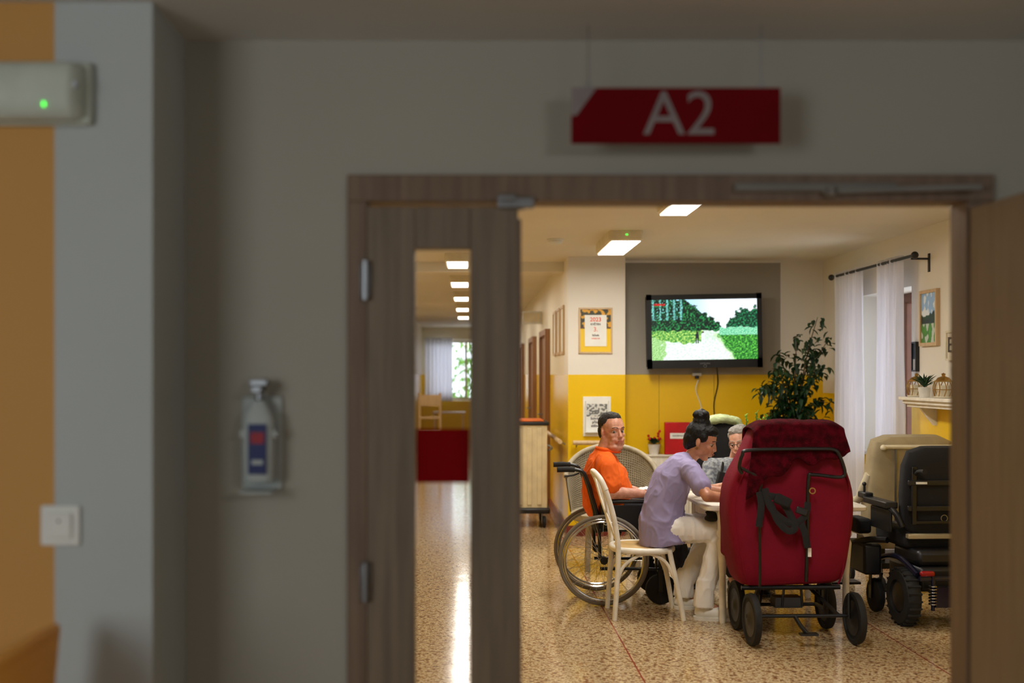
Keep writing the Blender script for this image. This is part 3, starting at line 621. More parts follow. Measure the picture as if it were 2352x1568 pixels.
B().tube(cr([(-.18,-.17,.48),(-.22,-.05,.62),(-.235,0,.66),(-.26,.1,.76),(-.285,.165,.87)],6),.012,8,flat=.6).tube(cr([(-.18,.17,.48),(-.205,.05,.62),(-.225,0,.66),(-.25,-.1,.76),(-.285,-.165,.87)],6),.012,8,flat=.6).obj('cross_splat','white_paint',o)
B().tube([( .0+.19*math.copysign(abs(math.cos(a))**.8,math.cos(a)),.2*math.copysign(abs(math.sin(a))**.75,math.sin(a)),.435) for a in [2*PI*i/40 for i in range(40)]],.02,10,True).obj('seat_ring','white_paint',o)
B().loft([((0,0,.437),.185,.175),((0,0,.449),.185,.175)],(0,1,0),p=2.8).obj('seat','cane',o)
# ------------------------------------------------------------------ CRIMSON RECLINER
RB=(1.875,6.70,0)
o=thing('recliner_wheelchair','tall crimson upholstered care recliner seen from behind, dark red towel over top','recliner',RB,R(2))
secs=[((0,.02,.325),.25,.13),((0,.02,.335),.30,.17),((-.005,.02,.4),.328,.185),((-.008,.02,.55),.352,.185),((-.008,.01,.72),.378,.172),((-.006,0,.86),.375,.16),((0,-.02,.95),.352,.15),((.005,-.03,1.05),.30,.14),((.012,-.04,1.15),.27,.12),((.018,-.045,1.22),.25,.10),((.02,-.05,1.255),.21,.07),((.02,-.05,1.268),.14,.03)]
ob=B().loft(secs,(1,0,0),n=48,p=5).obj('back_shell','crimson',o); q=ob.modifiers.new('sub','SUBSURF'); q.levels=1; q.render_levels=1
for s_ in (-1,1):
    kx=math.cos(R(42))**(2/5); ky=math.sin(R(42))**(2/5)
    B().tube(cr([(c[0]+s_*a_*kx*.985,c[1]-b_*ky*.985,c[2]) for c,a_,b_ in secs[1:8]],4),.006).obj('piping','crimson',o)
B().box((0,.3,.40),(.52,.42,.12)).obj('seat','crimson',o,bevel=.04,seg=3)
for s_ in (-1,1): B().box((.31*s_,.13,.56),(.07,.2,.22)).obj('armrest','crimson',o,bevel=.03,seg=3)
B().tube(cr([(-.325,-.20,.985),(-.345,-.215,1.02),(-.33,-.225,1.09),(-.29,-.225,1.118),(0,-.225,1.125),(.1,-.225,1.125),(.2,-.225,1.12),(.235,-.225,1.08),(.265,-.22,.99),(.235,-.215,.962),(.09,-.205,.975),(.06,-.2,.94),(.055,-.2,.6),(.05,-.19,.36)],6),.0105,10).obj('push_bar','black_metal',o)
B().tube(cr([(-.215,-.205,.92),(-.225,-.205,.8),(-.22,-.2,.5),(-.215,-.18,.33)],6),.0085,8).tube([(-.34,-.2,1.02),(-.24,-.2,.97),(-.215,-.205,.92)],.009).obj('strut','black_metal',o)
b=B()
for pts in ([(-.23,-.22,.88),(-.22,-.225,.8),(-.235,-.225,.68)],[(-.2,-.225,.9),(-.16,-.23,.78),(-.05,-.235,.7),(.03,-.23,.74),(.05,-.22,.82)],[(-.19,-.225,.86),(-.12,-.23,.84),(-.06,-.23,.76),(-.03,-.24,.68),(-.07,-.24,.66),(-.13,-.235,.72),(-.17,-.23,.82)],[(.0,-.23,.72),(.03,-.235,.64),(.045,-.23,.56)]):
    b.tube(cr(pts,6),.020,8,flat=.18)
b.obj('harness_strap','black_fabric',o)
B().box((.01,-.235,.77),(.07,.012,.04),(0,R(20),0)).obj('buckle','black_plastic',o,bevel=.006); B().box((-.1,-.24,.83),(.1,.025,.06),(0,R(25),0)).obj('strap_pad','black_fabric',o,bevel=.012); B().box((.065,-.208,.53),(.02,.002,.05)).obj('care_tag','paper',o)
B().torus((.075,-.225,.885),.016,.004,'Y',20,6).obj('ring','brass',o)
b=B(); b.tube([(-.3,-.1,.31),(.28,-.1,.31)],.014).tube([(-.25,.2,.29),(.25,.2,.29)],.014).tube([(-.3,-.2,.165),(.3,-.2,.165)],.011).tube([(-.26,.2,.15),(.3,.2,.15)],.011)
for s_ in (-1,1): b.tube([(.2*s_,-.1,.31),(.22*s_,-.02,.17),(.24*s_,.2,.15)],.012).tube([(.24*s_,-.18,.165),(.12*s_,.05,.31)],.012).tube([(.05*s_,-.1,.31),(.06*s_,-.1,.2)],.008)
b.box((-.02,-.05,.22),(.16,.1,.06)); b.obj('base_frame','black_metal',o); B().tube(cr([(-.02,-.2,.165),(.0,-.24,.12),(.03,-.26,.08)],4),.012).box((.04,-.265,.075),(.1,.05,.012)).obj('foot_pedal','black_metal',o)
for x,y in ((-.27,-.21),(.33,-.2),(-.245,.2),(.3,.2)):
    w=B().lathe([(0,-.012),(.12,-.012),(.125,-.02),(.145,-.018),(.15,0),(.145,.018),(.125,.02),(.12,.012),(0,.012)],T((x,y,.15))@AX['X'],36).obj('wheel','rubber',o)
    B().lathe([(0,-.028),(.03,-.026),(.045,-.016),(.1,-.014),(.1,.014),(.045,.016),(.03,.026),(0,.028)],T((x,y,.15))@AX['X']).obj('wheel_hub','black_plastic',w)
    B().tube([(x+(.035 if x<0 else -.035),y,.15),(x+(.035 if x<0 else -.035),y,.29)],.012).obj('fork','black_metal',w)
def towel(u,v):
    x=-.255+.53*u
    top=1.288-.9*max(0,abs(x-.02)-.19)**1.5*2.0
    hem=.21+.17*max(0,(.42-u)/.42)**.7+.02*math.sin(u*23)-.07*max(0,(u-.75)/.25)
    ang=min(1,max(-1,(v-.5)/.12))
    y=-.05-.115*math.sin(ang*PI/2)
    z=top-.03*(1-math.cos(ang*PI/2))
    if v>.62: z-= (v-.62)/.38*hem; y-= .03*(v-.62)/.38
    if v<.38: z-= (.38-v)/.38*.12
    n=noise.noise(Vector((x*13,v*3,2)))*.022+noise.noise(Vector((x*30,v*7,8)))*.007
    y-=.008+abs(n)*(1.0 if v>.5 else -1)
    k=1+(.2 if x<0 else .08)*(1 if v>.62 else 0)*(v-.62)/.38
    return Vector((x*k,y-.012,z+n*.3))
tw=thing('towel','dark red towel draped over the headrest of the crimson recliner','towel',RB,R(2))
B().grid(towel,80,60).obj('towel_cloth','towel_red',tw,solid=.01)
# ------------------------------------------------------------------ BEIGE RECLINER behind
o=thing('beige_recliner','beige vinyl reclining armchair seen from behind beside the near curtain','recliner',(3.14,8.15,0),R(4))
B().loft([((0,.05,.35),.27,.12),((0,.03,.4),.3,.13),((0,0,.7),.31,.1),((0,-.06,1.0),.3,.09),((0,-.07,1.08),.28,.08),((0,-.075,1.115),.2,.05)],(1,0,0),n=44,p=5).obj('backrest','beige_vinyl',o)
B().tube([(-.24,-.17,1.04),(.25,-.17,1.04)],.015).ell((-.245,-.17,1.035),.022).ell((.25,-.17,1.035),.022).obj('push_bar','cream_plastic',o)
for x in (-.15,.15): B().tube([(x,-.16,1.03),(x*.95,-.14,.5)],.01).obj('strut','steel',o)
B().box((0,.3,.42),(.52,.5,.12)).obj('seat','beige_vinyl',o,bevel=.04,seg=3)
for s_ in (-1,1): B().tube(cr([(.30*s_,-.05,.84),(.32*s_,.0,.74),(.32*s_,.1,.64),(.32*s_,.35,.62),(.31*s_,.45,.58)],6),.03,10,flat=.8).obj('armrest','cream_plastic',o)
B().box((0,.15,.2),(.5,.6,.04)).box((-.2,.15,.29),(.04,.4,.16)).box((.2,.15,.29),(.04,.4,.16)).obj('base_frame','black_metal',o)
for x,y in ((-.24,-.12),(.24,-.12),(-.24,.42),(.24,.42)): 
    w=B().lathe([(0,-.015),(.055,-.015),(.06,0),(.055,.015),(0,.015)],T((x,y,.06))@AX['X']).obj('castor','rubber',o); B().cyl((x,y,.08),(x,y,.2),.012).obj('castor_stem','steel',w)
# ------------------------------------------------------------------ POWER WHEELCHAIR faces +Y
o=thing('power_wheelchair','black powered wheelchair with blue base and red reflector at the door edge','powered wheelchair',(2.95,7.15,0),R(3))
secs=[((0,-.02,.56),.2,.05),((0,-.03,.60),.25,.06),((0,-.05,.8),.265,.065),((0,-.07,.98),.26,.06),((0,-.08,1.07),.23,.05),((0,-.085,1.1),.15,.03)]
B().loft(secs,(1,0,0),n=44,p=4).obj('backrest','black_fabric',o)
b=B()
for z in (.72,.88): b.box((0,-.122-.05*(z-.6),z),(.50,.016,.035))
b.obj('back_strap','black_plastic',o,bevel=.006); B().box((0,-.13,.635),(.4,.02,.02)).box((-.21,-.13,.80),(.03,.02,.36)).box((.21,-.13,.80),(.03,.02,.36)).obj('back_frame','black_metal',o,bevel=.004)
B().torus((-.02,-.135,.66),.02,.003,'Y',20,6).obj('round_mark','steel',o); B().box((-.17,-.15,.88),(.07,.004,.014)).obj('strap_print','paper',o); B().box((0,-.1,.545),(.48,.05,.03)).obj('rear_bar','beige_vinyl',o,bevel=.006)
for s_ in (-1,1):
    B().tube(cr([(.2*s_,-.1,.9),(.2*s_,-.16,.95),(.2*s_,-.26,.96)],4),[.012]*8+[.016],10).obj('push_handle','rubber',o)
    B().tube(cr([(.27*s_,-.1,.6),(.3*s_,-.08,.68),(.31*s_,.0,.715)],4),.02).box((.31*s_,.14,.73),(.08,.36,.04)).box((.31*s_,.12,.63),(.02,.3,.14)).obj('armrest','black_plastic',o,bevel=.014,seg=3)
    w=B().lathe([(0,-.03),(.1,-.03),(.105,-.045),(.16,-.042),(.175,-.02),(.175,.02),(.16,.042),(.105,.045),(.1,.03),(0,.03)],T((.27*s_,-.12,.175))@AX['X'],40).obj('drive_wheel','rubber',o)
    b=B()
    for i in range(24):
        a=2*PI*i/24; b.box((.27*s_,-.12+.174*math.cos(a),.175+.174*math.sin(a)),(.08,.012,.012),(-a+PI/2,0,0))
    b.obj('tyre_tread','rubber',w); B().lathe([(0,-.05),(.05,-.048),(.09,-.035),(.09,.035),(.05,.048),(0,.05)],T((.27*s_,-.12,.175))@AX['X']).obj('wheel_hub','black_metal',w)
    c=B().lathe([(0,-.025),(.09,-.025),(.105,-.02),(.11,0),(.105,.02),(.09,.025),(0,.025)],T((.28*s_,.28,.11))@AX['X'],32).obj('castor_wheel','rubber',o)
    B().box((.28*s_-.035,.28,.17),(.006,.04,.16)).box((.28*s_+.035,.28,.17),(.006,.04,.16)).box((.28*s_,.28,.25),(.08,.05,.012)).cyl((.28*s_,.28,.25),(.28*s_,.28,.32),.018).obj('castor_fork','blue_metal',c)
    b=B()
    for i in range(7): b.torus((.16*s_,-.28,.16+i*.018),.022,.005,'Z',16,6)
    b.obj('spring','chrome',o)
    B().box((.2*s_,-.29,.345),(.09,.03,.032)).obj('reflector','reflector',o,bevel=.012)
B().box((0,.05,.29),(.4,.46,.16)).box((0,0,.42),(.42,.36,.1)).obj('battery_box','black_plastic',o,bevel=.03); B().tube(cr([(-.24,-.25,.33),(-.25,.0,.4),(-.25,.25,.36),(-.28,.3,.3)],5),.018).tube(cr([(.24,-.25,.33),(.25,.0,.4),(.25,.25,.36),(.28,.3,.3)],5),.018).tube([(-.24,-.27,.31),(.24,-.27,.31)],.016).box((0,-.27,.2),(.3,.06,.12)).tube([(-.16,-.28,.33),(-.16,-.28,.12)],.012).tube([(.16,-.28,.33),(.16,-.28,.12)],.012).obj('chassis','blue_metal',o)
B().box((0,.17,.52),(.48,.46,.12)).obj('seat_cushion','black_fabric',o,bevel=.035,seg=3); B().cyl((0,.1,.33),(0,.1,.48),.04).obj('seat_post','black_metal',o)
B().box((-.315,.36,.755),(.06,.12,.04)).cyl((-.315,.38,.77),(-.315,.38,.82),.008).ell((-.315,.38,.825),.014).obj('joystick','black_plastic',o,bevel=.008)
B().box((-.35,.3,.36),(.12,.3,.2)).obj('control_box','black_plastic',o,bevel=.02); B().box((-.36,.36,.56),(.1,.2,.1)).obj('side_pocket','black_fabric',o,bevel=.02)
B().tube(cr([(-.3,.05,.5),(-.38,.2,.48),(-.4,.42,.4),(-.36,.6,.14)],5),.02).box((-.36,.64,.13),(.2,.14,.015)).obj('footrest','black_metal',o)
# ------------------------------------------------------------------ PEOPLE
def headshape(b,M_,fem=False):
    e=lambda c,r,rot=None: b.ell(c,r,rot,M_)
    e((-.012,0,.032),(.096,.074,.084)); e((.018,0,-.03),(.068,.06 if not fem else .058,.082)); e((.05,0,-.1),(.026,.026,.018) if fem else (.034,.038,.024))
    for s_ in (-1,1):
        e((.005,.042*s_,-.065),(.045,.018,.03) if not fem else (.042,.015,.028)); e((.056,.036*s_,-.022),(.024,.02,.02)); e((.066,.031*s_,.013),(.0125,.017,.007)); e((.066,.031*s_,-.012),(.011,.015,.005))
        e((-.006,.076*s_,-.008),(.018,.008,.031),(0,R(-12),R(20*s_))); e((.001,.078*s_,-.03),(.009,.006,.012)); e((.096,.010*s_,-.034),(.008,.007,.006))
        e((.066,.03*s_,-.05),(.018,.02,.02))
        if not fem: e((.05,.034*s_,-.075),(.026,.022,.024))
    e((.074,0,.024),(.016,.046,.010) if not fem else (.013,.04,.009)); b.rc((.084,0,.010),.0075,(.104 if not fem else .101,0,-.027),.011 if not fem else .0095,M_); e((.078,0,-.06),(.02,.028,.022)); e((.083,0,-.045),(.012,.016,.012)); e((.0,0,-.08),(.05,.04,.03))
def facebits(par,M_,hair,lips,gaze=0,down=False,brow=.0035,lash=True,smile=0):
    for s_ in (-1,1):
        e=B().ell((.0670,.031*s_,.001),.0122,None,M_).obj('eye','eye_white',par,True)
        B().ell((.0776-abs(gaze)*.4,.031*s_+gaze,.001 if not down else -.005),(.003,.0066,.0066),None,M_).obj('iris','iris',e,True)
        if lash: B().tube([M_@V(.0815,.031*s_-.015,.002),M_@V(.0835,.031*s_,.008),M_@V(.077,.031*s_+.015*s_,.002)],.0012,5).obj('lashes',hair,e,True)
        B().tube(cr([M_@V(.090,.012*s_,.026),M_@V(.088,.03*s_,.032),M_@V(.072,.048*s_,.026)],4),brow,6,flat=.6).obj('eyebrow',hair,par,True)
    if smile: B().tube(cr([M_@V(.082,-.028,-.048),M_@V(.099,-.012,-.058),M_@V(.101,0,-.060),M_@V(.099,.012,-.058),M_@V(.082,.028,-.048)],4),[.0025]*3+[.0042]*11+[.0025]*3,6).obj('lips',lips,par,True)
    else: B().ell((.0985,0,-.0555),(.005,.020,.0034),None,M_).ell((.0975,0,-.0625),(.0055,.017,.0042),None,M_).obj('lips',lips,par,True)
def hand(b,w,d,n,side=1,curl=.5,sc=1.0):
    w=Vector(w); d=Vector(d).normalized(); n=Vector(n); n=(n-d*n.dot(d)).normalized(); l=d.cross(n)*side
    for off in (-.028,-.009,.009,.027): b.rc(w+l*off*.5,.016*sc,w+(d*.085+l*off)*sc,.0125*sc)
    for off,L,sp in ((-.033,.072,-.12),(-.011,.08,-.03),(.011,.075,.05),(.032,.058,.14)):
        p=w+(d*.088+l*off)*sc; a=curl*.5
        for k,f in enumerate((.45,.32,.23)):
            dd=(d+l*sp)*math.cos(a)-n*math.sin(a); dd.normalize(); q=p+dd*L*f*sc; b.rc(p,(.009-.0008*k)*sc,q,(.0083-.0008*k)*sc); p=q; a+=curl*.7
    p=w+(d*.025-l*.026)*sc; q=p+(d*.033-l*.03-n*.01)*sc; r_=q+(d*.032-l*.008-n*.008)*sc; b.rc(p,.015*sc,q,.0115*sc); b.rc(q,.0105*sc,r_,.009*sc)
def shoe(par,a,d,mat):
    a=Vector(a); d=Vector(d).normalized(); yaw=math.atan2(d.y,d.x); c=Vector((a.x,a.y,0))+d*.065
    b=B(); b.ell(c+V(0,0,.045),(.125,.043,.04),(0,0,yaw)); b.ell(c-d*.07+V(0,0,.06),(.05,.038,.045),(0,0,yaw)); ob=flesh(b,'shoe',mat,par,.006,3)
    me=ob.data; zz=wm(ob).translation.z
    for v in me.vertices:
        if v.co.z+zz<.012: v.co.z=.012-zz
    s=B(); s.loft([(c+V(0,0,.0),.044,.128),(c+V(0,0,.022),.046,.13)],(-d.y,d.x,0),n=32,p=2.4); s.obj('sole','white_leather' if mat=='white_leather' else 'black_plastic',ob,True)
def hm(c,yaw,pitch,roll,sc): return T(Vector(c))@Matrix.Rotation(R(yaw),4,'Z')@Matrix.Rotation(R(pitch),4,'Y')@Matrix.Rotation(R(roll),4,'X')@Matrix.Diagonal((sc,sc,sc,1))
# --- man in orange
P=thing('person','man in orange polo shirt sitting in the spoked wheelchair, looking back at us','person',(1.0,7.86,0))
HM=hm((.985,7.83,1.160),-66,2,2,1.05)
b=B(); headshape(b,HM)
b.loft([((.98,7.86,.52),.16,.12),((.95,7.86,.62),.165,.14),((.945,7.86,.75),.165,.14),((.925,7.86,.88),.175,.12),((.925,7.86,.96),.165,.085),((.945,7.85,1.0),.08,.06)])
b.rc((.935,7.85,.99),.068,(.965,7.84,1.09),.066); b.ell((.995,7.79,1.05),(.055,.055,.03))
for s_ in (-1,1):
    Y=7.86
    b.rc((.925,Y+.15*s_,.955),.06,(.925,Y+.20*s_,.935),.058); b.rc((.925,Y+.205*s_,.93),.055,(.955,Y+.24*s_,.755),.045)
    wr=(1.165,Y+.235*s_,.748) if s_<0 else (1.16,Y+.14*s_,.735)
    b.rc((.955,Y+.24*s_,.755),.046,wr,.028); hand(b,wr,(1,.15 if s_<0 else -.25,.02),(0,0,1),-s_,.5,1.05)
    b.rc((.99,Y+.09*s_,.60),.085,(1.38,Y+.1*s_,.60),.06); b.rc((1.38,Y+.1*s_,.60),.058,(1.45,Y+.1*s_,.17),.04); b.rc((1.45,Y+.1*s_,.16),.035,(1.56,Y+.1*s_,.15),.03)
flesh(b,'body','skin_man',P,.0052,3); facebits(P,HM,'brow_soft','lips_man',-.004,False,.0028,False)
b=B(); b.ell((-.030,0,.050),(.090,.078,.076),None,HM); b.ell((-.055,0,-.005),(.060,.074,.07),None,HM); b.ell((.004,0,.090),(.055,.055,.034),None,HM)
flesh(b,'hair','hair_dark',P,.006,2,folds(.004,60,60,20))
b=B(); b.loft([((.97,7.86,.60),.2,.155),((.955,7.86,.66),.2,.172),((.95,7.86,.75),.195,.172),((.928,7.86,.88),.2,.15),((.925,7.86,.955),.185,.11),((.94,7.85,1.005),.105,.08),((.95,7.85,1.02),.08,.068)])
for s_ in (-1,1): b.rc((.925,7.86+.14*s_,.95),.075,(.925,7.86+.205*s_,.925),.078); b.rc((.925,7.86+.205*s_,.925),.078,(.95,7.86+.238*s_,.81),.07)
flesh(b,'shirt','orange_cotton',P,.007,8,folds(.007,10,10,7))
B().tube([V(.955,7.85,1.03)+V(.078*math.cos(a),.078*math.sin(a),.012*math.cos(a)*-1) for a in [2*PI*i/24 for i in range(24)]],.013,8,True,flat=1).obj('collar','orange_cotton',P,True)
b=B()
for s_ in (-1,1): b.rc((.98,7.86+.09*s_,.615),.1,(1.38,7.86+.1*s_,.605),.075); b.rc((1.38,7.86+.1*s_,.605),.074,(1.45,7.86+.1*s_,.2),.06)
flesh(b,'trousers','dark_trousers',P,.009,4,folds(.006,8,8,8))
for s_ in (-1,1):
    b=B(); b.ell((1.53,7.86+.1*s_,.155),(.12,.045,.042),(0,R(-8),0)); b.obj('shoe','black_plastic',P,True)
tag(B().grid(lambda u,v:V(1.13+.16*u,7.74+.13*v+.02*u,.725+.045*math.sin(u*3.1)+.012*noise.noise(V(u*5,v*5,1))),14,12).obj('paper_napkin','paper',solid=.004),'crumpled white napkin in the lap of the man in orange','napkin')
# --- woman in lilac
P=thing('person','woman in lilac tunic and white trousers leaning over the table, black hair bun','person',(1.3,7.33,0))
HM=hm((1.497,7.31,1.122),-24,20,0,1.0)
b=B(); headshape(b,HM,True)
b.loft([((1.25,7.33,.50),.165,.12),((1.24,7.33,.60),.165,.13),((1.265,7.33,.74),.135,.105),((1.315,7.33,.87),.15,.105),((1.375,7.33,.955),.155,.085),((1.42,7.33,1.0),.075,.06)])
b.rc((1.40,7.33,.985),.048,(1.465,7.32,1.065),.043)
arms={-1:((1.395,7.16,.945),(1.465,6.99,.80),(1.655,7.05,.775)),1:((1.40,7.49,.945),(1.52,7.60,.80),(1.70,7.5,.775))}
for s_ in (-1,1):
    a,e,w=arms[s_]; b.rc((1.385,7.33+.1*s_,.955),.055,a,.050); b.rc(a,.048,e,.036); b.rc(e,.038,w,.024); hand(b,w,(1,.1*-s_,-.08),(0,0,1),-s_,.7,.92)
    kn=(1.60,7.33+.12*s_,.555); an=(1.47 if s_<0 else 1.41,7.33+(.17*s_),.10)
    b.rc((1.27,7.33+.09*s_,.555),.085,kn,.055); b.rc(kn,.054,an,.036); b.rc(an,.034,Vector(an)+V(.13,0,-.055),.025)
flesh(b,'body','skin_woman',P,.0052,3); facebits(P,HM,'hair_black','lips_woman',-.002,True,.002)
b=B(); b.ell((-.024,0,.042),(.099,.082,.085),None,HM); b.ell((-.055,0,-.005),(.068,.077,.072),None,HM); b.ell((-.07,0,-.045),(.04,.055,.045),None,HM); b.ell((.030,0,.078),(.056,.064,.040),None,HM)
b.ell((-.045,0,.115),(.058,.055,.042),None,HM); b.ell((-.055,0,.15),(.050,.052,.044),None,HM); b.ell((-.068,.022,.175),(.026,.024,.022),None,HM); b.ell((-.035,-.022,.175),(.024,.024,.022),None,HM); b.ell((-.09,-.015,.15),(.024,.028,.026),None,HM)
for s_ in (-1,1): b.ell((.010,.07*s_,.028),(.03,.014,.03),None,HM)
flesh(b,'hair','hair_black',P,.006,3,folds(.0035,45,45,25))
for s_ in (-1,1): B().torus(HM@V(0,.085*s_,-.045),.009,.0018,'Y',16,6).obj('earring','brass',P,True)
b=B(); b.loft([((1.255,7.33,.465),.205,.16),((1.25,7.33,.50),.20,.155),((1.24,7.33,.60),.185,.148),((1.26,7.33,.74),.16,.13),((1.31,7.33,.87),.168,.125),((1.37,7.33,.955),.165,.10),((1.415,7.33,1.0),.09,.068),((1.43,7.33,1.015),.068,.055)])
for s_ in (-1,1):
    a,e,w=arms[s_]; q=Vector(a).lerp(Vector(e),.62); b.rc((1.375,7.33+.09*s_,.955),.068,a,.068); b.rc(a,.068,q,.062)
flesh(b,'tunic','lilac_cotton',P,.007,9,folds(.007,9,9,6))
b=B()
for s_ in (-1,1):
    kn=(1.60,7.33+.12*s_,.555); an=Vector((1.47 if s_<0 else 1.41,7.33+(.17*s_),.10))
    b.rc((1.27,7.33+.09*s_,.56),.10,kn,.072); b.rc(kn,.072,an+V(0,0,.04),.058); b.tube([an+V(.02,0,.16),an+V(.005,0,-.02)],[.056,.07],16)
flesh(b,'trousers','white_cotton',P,.007,7,folds(.007,14,14,5))
shoe(P,(1.475,7.16,.1),(1,-.12,0),'white_leather'); shoe(P,(1.41,7.5,.1),(1,.1,0),'white_leather')
tag(flesh(B().ell((1.56,7.2,.655),(.07,.05,.02),(0,R(20),0)).ell((1.53,7.17,.64),(.05,.04,.02)),'waist_pouch','black_fabric',None,.008,3),'small black pouch on the lap of the woman in lilac','pouch')
# --- older woman
gc=thing('geriatric_chair','black padded care chair with high headrest holding the grey haired woman','chair',(1.97,8.6,0))
B().loft([((0,.02,.45),.26,.06),((0,.08,.7),.27,.06),((-.02,.14,.95),.25,.06),((-.04,.17,1.12),.2,.06),((-.04,.18,1.17),.14,.04)],(1,0,0),p=4).obj('backrest','black_fabric',gc)
B().box((0,-.2,.42),(.5,.5,.1)).obj('seat','black_fabric',gc,bevel=.03)
for s_ in (-1,1):
    B().box((.28*s_,-.15,.64),(.06,.4,.04)).box((.28*s_,-.05,.52),(.03,.04,.22)).obj('armrest','black_plastic',gc,bevel=.01)
    B().torus((.3*s_,.05,.2),.18,.02,'X',40,8).cyl((.27*s_,.05,.2),(.33*s_,.05,.2),.03).obj('wheel','rubber',gc)
B().box((0,-.1,.3),(.5,.5,.04)).box((0,.1,.2),(.58,.04,.04)).obj('base_frame','black_metal',gc); B().ell((-.17,.04,1.03),(.06,.08,.1)).obj('side_cushion','black_fabric',gc)
for s_ in (-1,1): B().lathe([(0,-.015),(.07,-.015),(.075,0),(.07,.015),(0,.015)],T((.22*s_,-.38,.075))@AX['X']).cyl((.22*s_,-.38,.08),(.22*s_,-.3,.3),.012).obj('castor','rubber',gc)
tag(flesh(B().loft([((1.73,8.77,1.13),.03,.1),((1.83,8.76,1.195),.035,.1),((1.95,8.77,1.21),.035,.1),((2.06,8.78,1.19),.035,.09),((2.1,8.78,1.14),.02,.08)],(0,0,1),p=2.4),'fleece_blanket','lime_fleece',None,.01,5,folds(.006,20,20,20)),'pale lime fleece folded over the black care chair headrest','blanket')
P=thing('person','older grey haired woman wearing glasses and grey patterned top behind the branches','person',(1.97,8.4,0))
HM=hm((1.995,8.38,1.045),-122,8,5,1.0)
b=B(); headshape(b,HM,True)
b.loft([((1.97,8.45,.50),.16,.12),((1.97,8.47,.62),.165,.13),((1.97,8.47,.76),.165,.12),((1.975,8.46,.86),.165,.09),((1.98,8.455,.92),.08,.06)],(1,0,0)); b.rc((1.98,8.46,.9),.05,(1.99,8.42,1.0),.046)
arm2={-1:((1.80,8.46,.86),(1.75,8.33,.70),(1.83,8.10,.76)),1:((2.15,8.46,.86),(2.2,8.33,.70),(2.12,8.10,.76))}
for s_ in (-1,1):
    a,e,w=arm2[s_]; b.rc((1.975+.1*s_,8.46,.87),.05,a,.05); b.rc(a,.046,e,.036); b.rc(e,.036,w,.024); hand(b,w,(-.1*s_,-1,-.05),(0,0,1),s_,.7,.88)
    b.rc((1.97+.09*s_,8.42,.56),.08,(1.97+.1*s_,8.1,.57),.055); b.rc((1.97+.1*s_,8.1,.57),.05,(1.97+.1*s_,8.06,.11),.035); b.rc((1.97+.1*s_,8.06,.1),.033,(1.97+.1*s_,7.95,.05),.025)
flesh(b,'body','skin_old',P,.006,3); facebits(P,HM,'hair_grey','lips_man',0,True,.0025,False,1)
b=B(); b.ell((-.030,0,.052),(.098,.086,.080),None,HM); b.ell((-.055,0,0),(.072,.084,.068),None,HM); b.ell((.015,0,.09),(.055,.068,.038),None,HM); flesh(b,'hair','hair_grey',P,.007,2,folds(.009,40,40,40))
g=B()
for s_ in (-1,1):
    g.tube([HM@V(.092,.031*s_+.02*math.cos(a),-.002+.017*math.sin(a)) for a in [2*PI*i/20 for i in range(20)]],.0018,6,True); g.tube([HM@V(.092,.051*s_,.004),HM@V(.0,.083*s_,.006)],.0018,6)
g.tube([HM@V(.092,-.011,.002),HM@V(.098,0,.006),HM@V(.092,.011,.002)],.0018,6); g.obj('glasses','black_plastic',P,True)
b=B(); b.loft([((1.97,8.44,.52),.19,.14),((1.97,8.46,.62),.19,.15),((1.97,8.46,.76),.188,.14),((1.975,8.455,.86),.18,.11),((1.98,8.455,.915),.1,.08),((1.98,8.455,.93),.07,.06)],(1,0,0))
for s_ in (-1,1): a,e,w=arm2[s_]; b.rc((1.975+.1*s_,8.46,.86),.068,a,.066); b.rc(a,.066,Vector(a).lerp(Vector(e),.8),.058)
flesh(b,'blouse','floral',P,.009,5,folds(.006,10,10,10))
b=B()
for s_ in (-1,1): b.rc((1.97+.09*s_,8.42,.57),.095,(1.97+.1*s_,8.1,.58),.072); b.rc((1.97+.1*s_,8.1,.58),.07,(1.97+.1*s_,8.06,.15),.055)
flesh(b,'trousers','dark_trousers',P,.01,4)
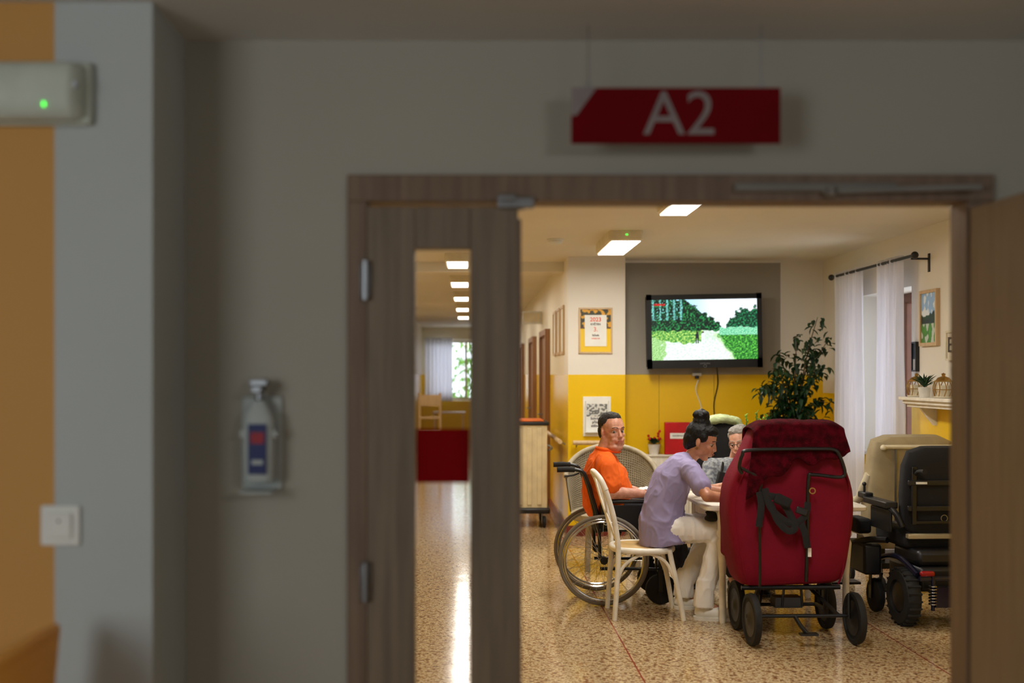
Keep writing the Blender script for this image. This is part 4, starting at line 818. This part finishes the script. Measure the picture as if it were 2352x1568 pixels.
for s_ in (-1,1): shoe(P,(1.97+.1*s_,8.06,.1),(0,-1,0),'black_plastic')
b=B(); b.tube(cr([(1.87,8.37,.90),(1.84,8.30,.80),(1.86,8.29,.74)],5),.02,8,flat=.4); b.box((1.87,8.28,.77),(.14,.04,.12),(0,R(15),R(10)))
tag(b.obj('shoulder_bag','black_fabric',bevel=.01),'small black bag hanging in front of the grey haired woman','bag')
# ------------------------------------------------------------------ LIGHT / WORLD / CAMERA
w=bpy.data.worlds.new('World'); scene.world=w; w.use_nodes=True; nt=w.node_tree; bg=nt.nodes['Background']
bg.inputs[0].default_value=(.84,.91,1,1); bg.inputs[1].default_value=2.8
def area(name,loc,tgt,sx,sy,e,col,portal=False):
    ld=bpy.data.lights.new(name,'AREA'); ld.shape='RECTANGLE'; ld.size=sx; ld.size_y=sy; ld.energy=e; ld.color=col
    if portal: ld.cycles.is_portal=True
    o=bpy.data.objects.new(name,ld); C.objects.link(o); o.location=loc; o.rotation_euler=(Vector(tgt)-Vector(loc)).to_track_quat('-Z','Y').to_euler(); return o
area('window_portal',(3.88,9.575,1.55),(2,9.575,1.55),1.25,1.4,60,(1,1,1),True)
area('corridor_portal',(-.25,27.19,1.65),(-.25,20,1.65),1.6,1.45,60,(1,1,1),True)
area('hallway_daylight',(-2.6,-1.0,1.7),(-.5,3,1.3),1.6,1.4,47,(.90,.96,1))
area('hallway_lamp',(1.8,-.8,2.42),(1.2,3,1.2),.6,.6,20,(.94,.97,1))
cd=bpy.data.cameras.new('Camera'); cam=bpy.data.objects.new('Camera',cd); C.objects.link(cam); scene.camera=cam
cam.location=(0,0,H); cam.rotation_euler=(PI/2,0,0); cd.sensor_width=36
cpx,cpy,kk=ZOOM if ZOOM else (1176,784,1.0)
cd.lens=F*36/2352.*kk; cd.shift_x=(cpx-VX)*kk/2352.; cd.shift_y=(VY-cpy)*kk/2352.
cd.clip_start=.05; cd.dof.use_dof=not ZOOM; cd.dof.focus_distance=7.5; cd.dof.aperture_fstop=1.4
scene.view_settings.view_transform='Standard'
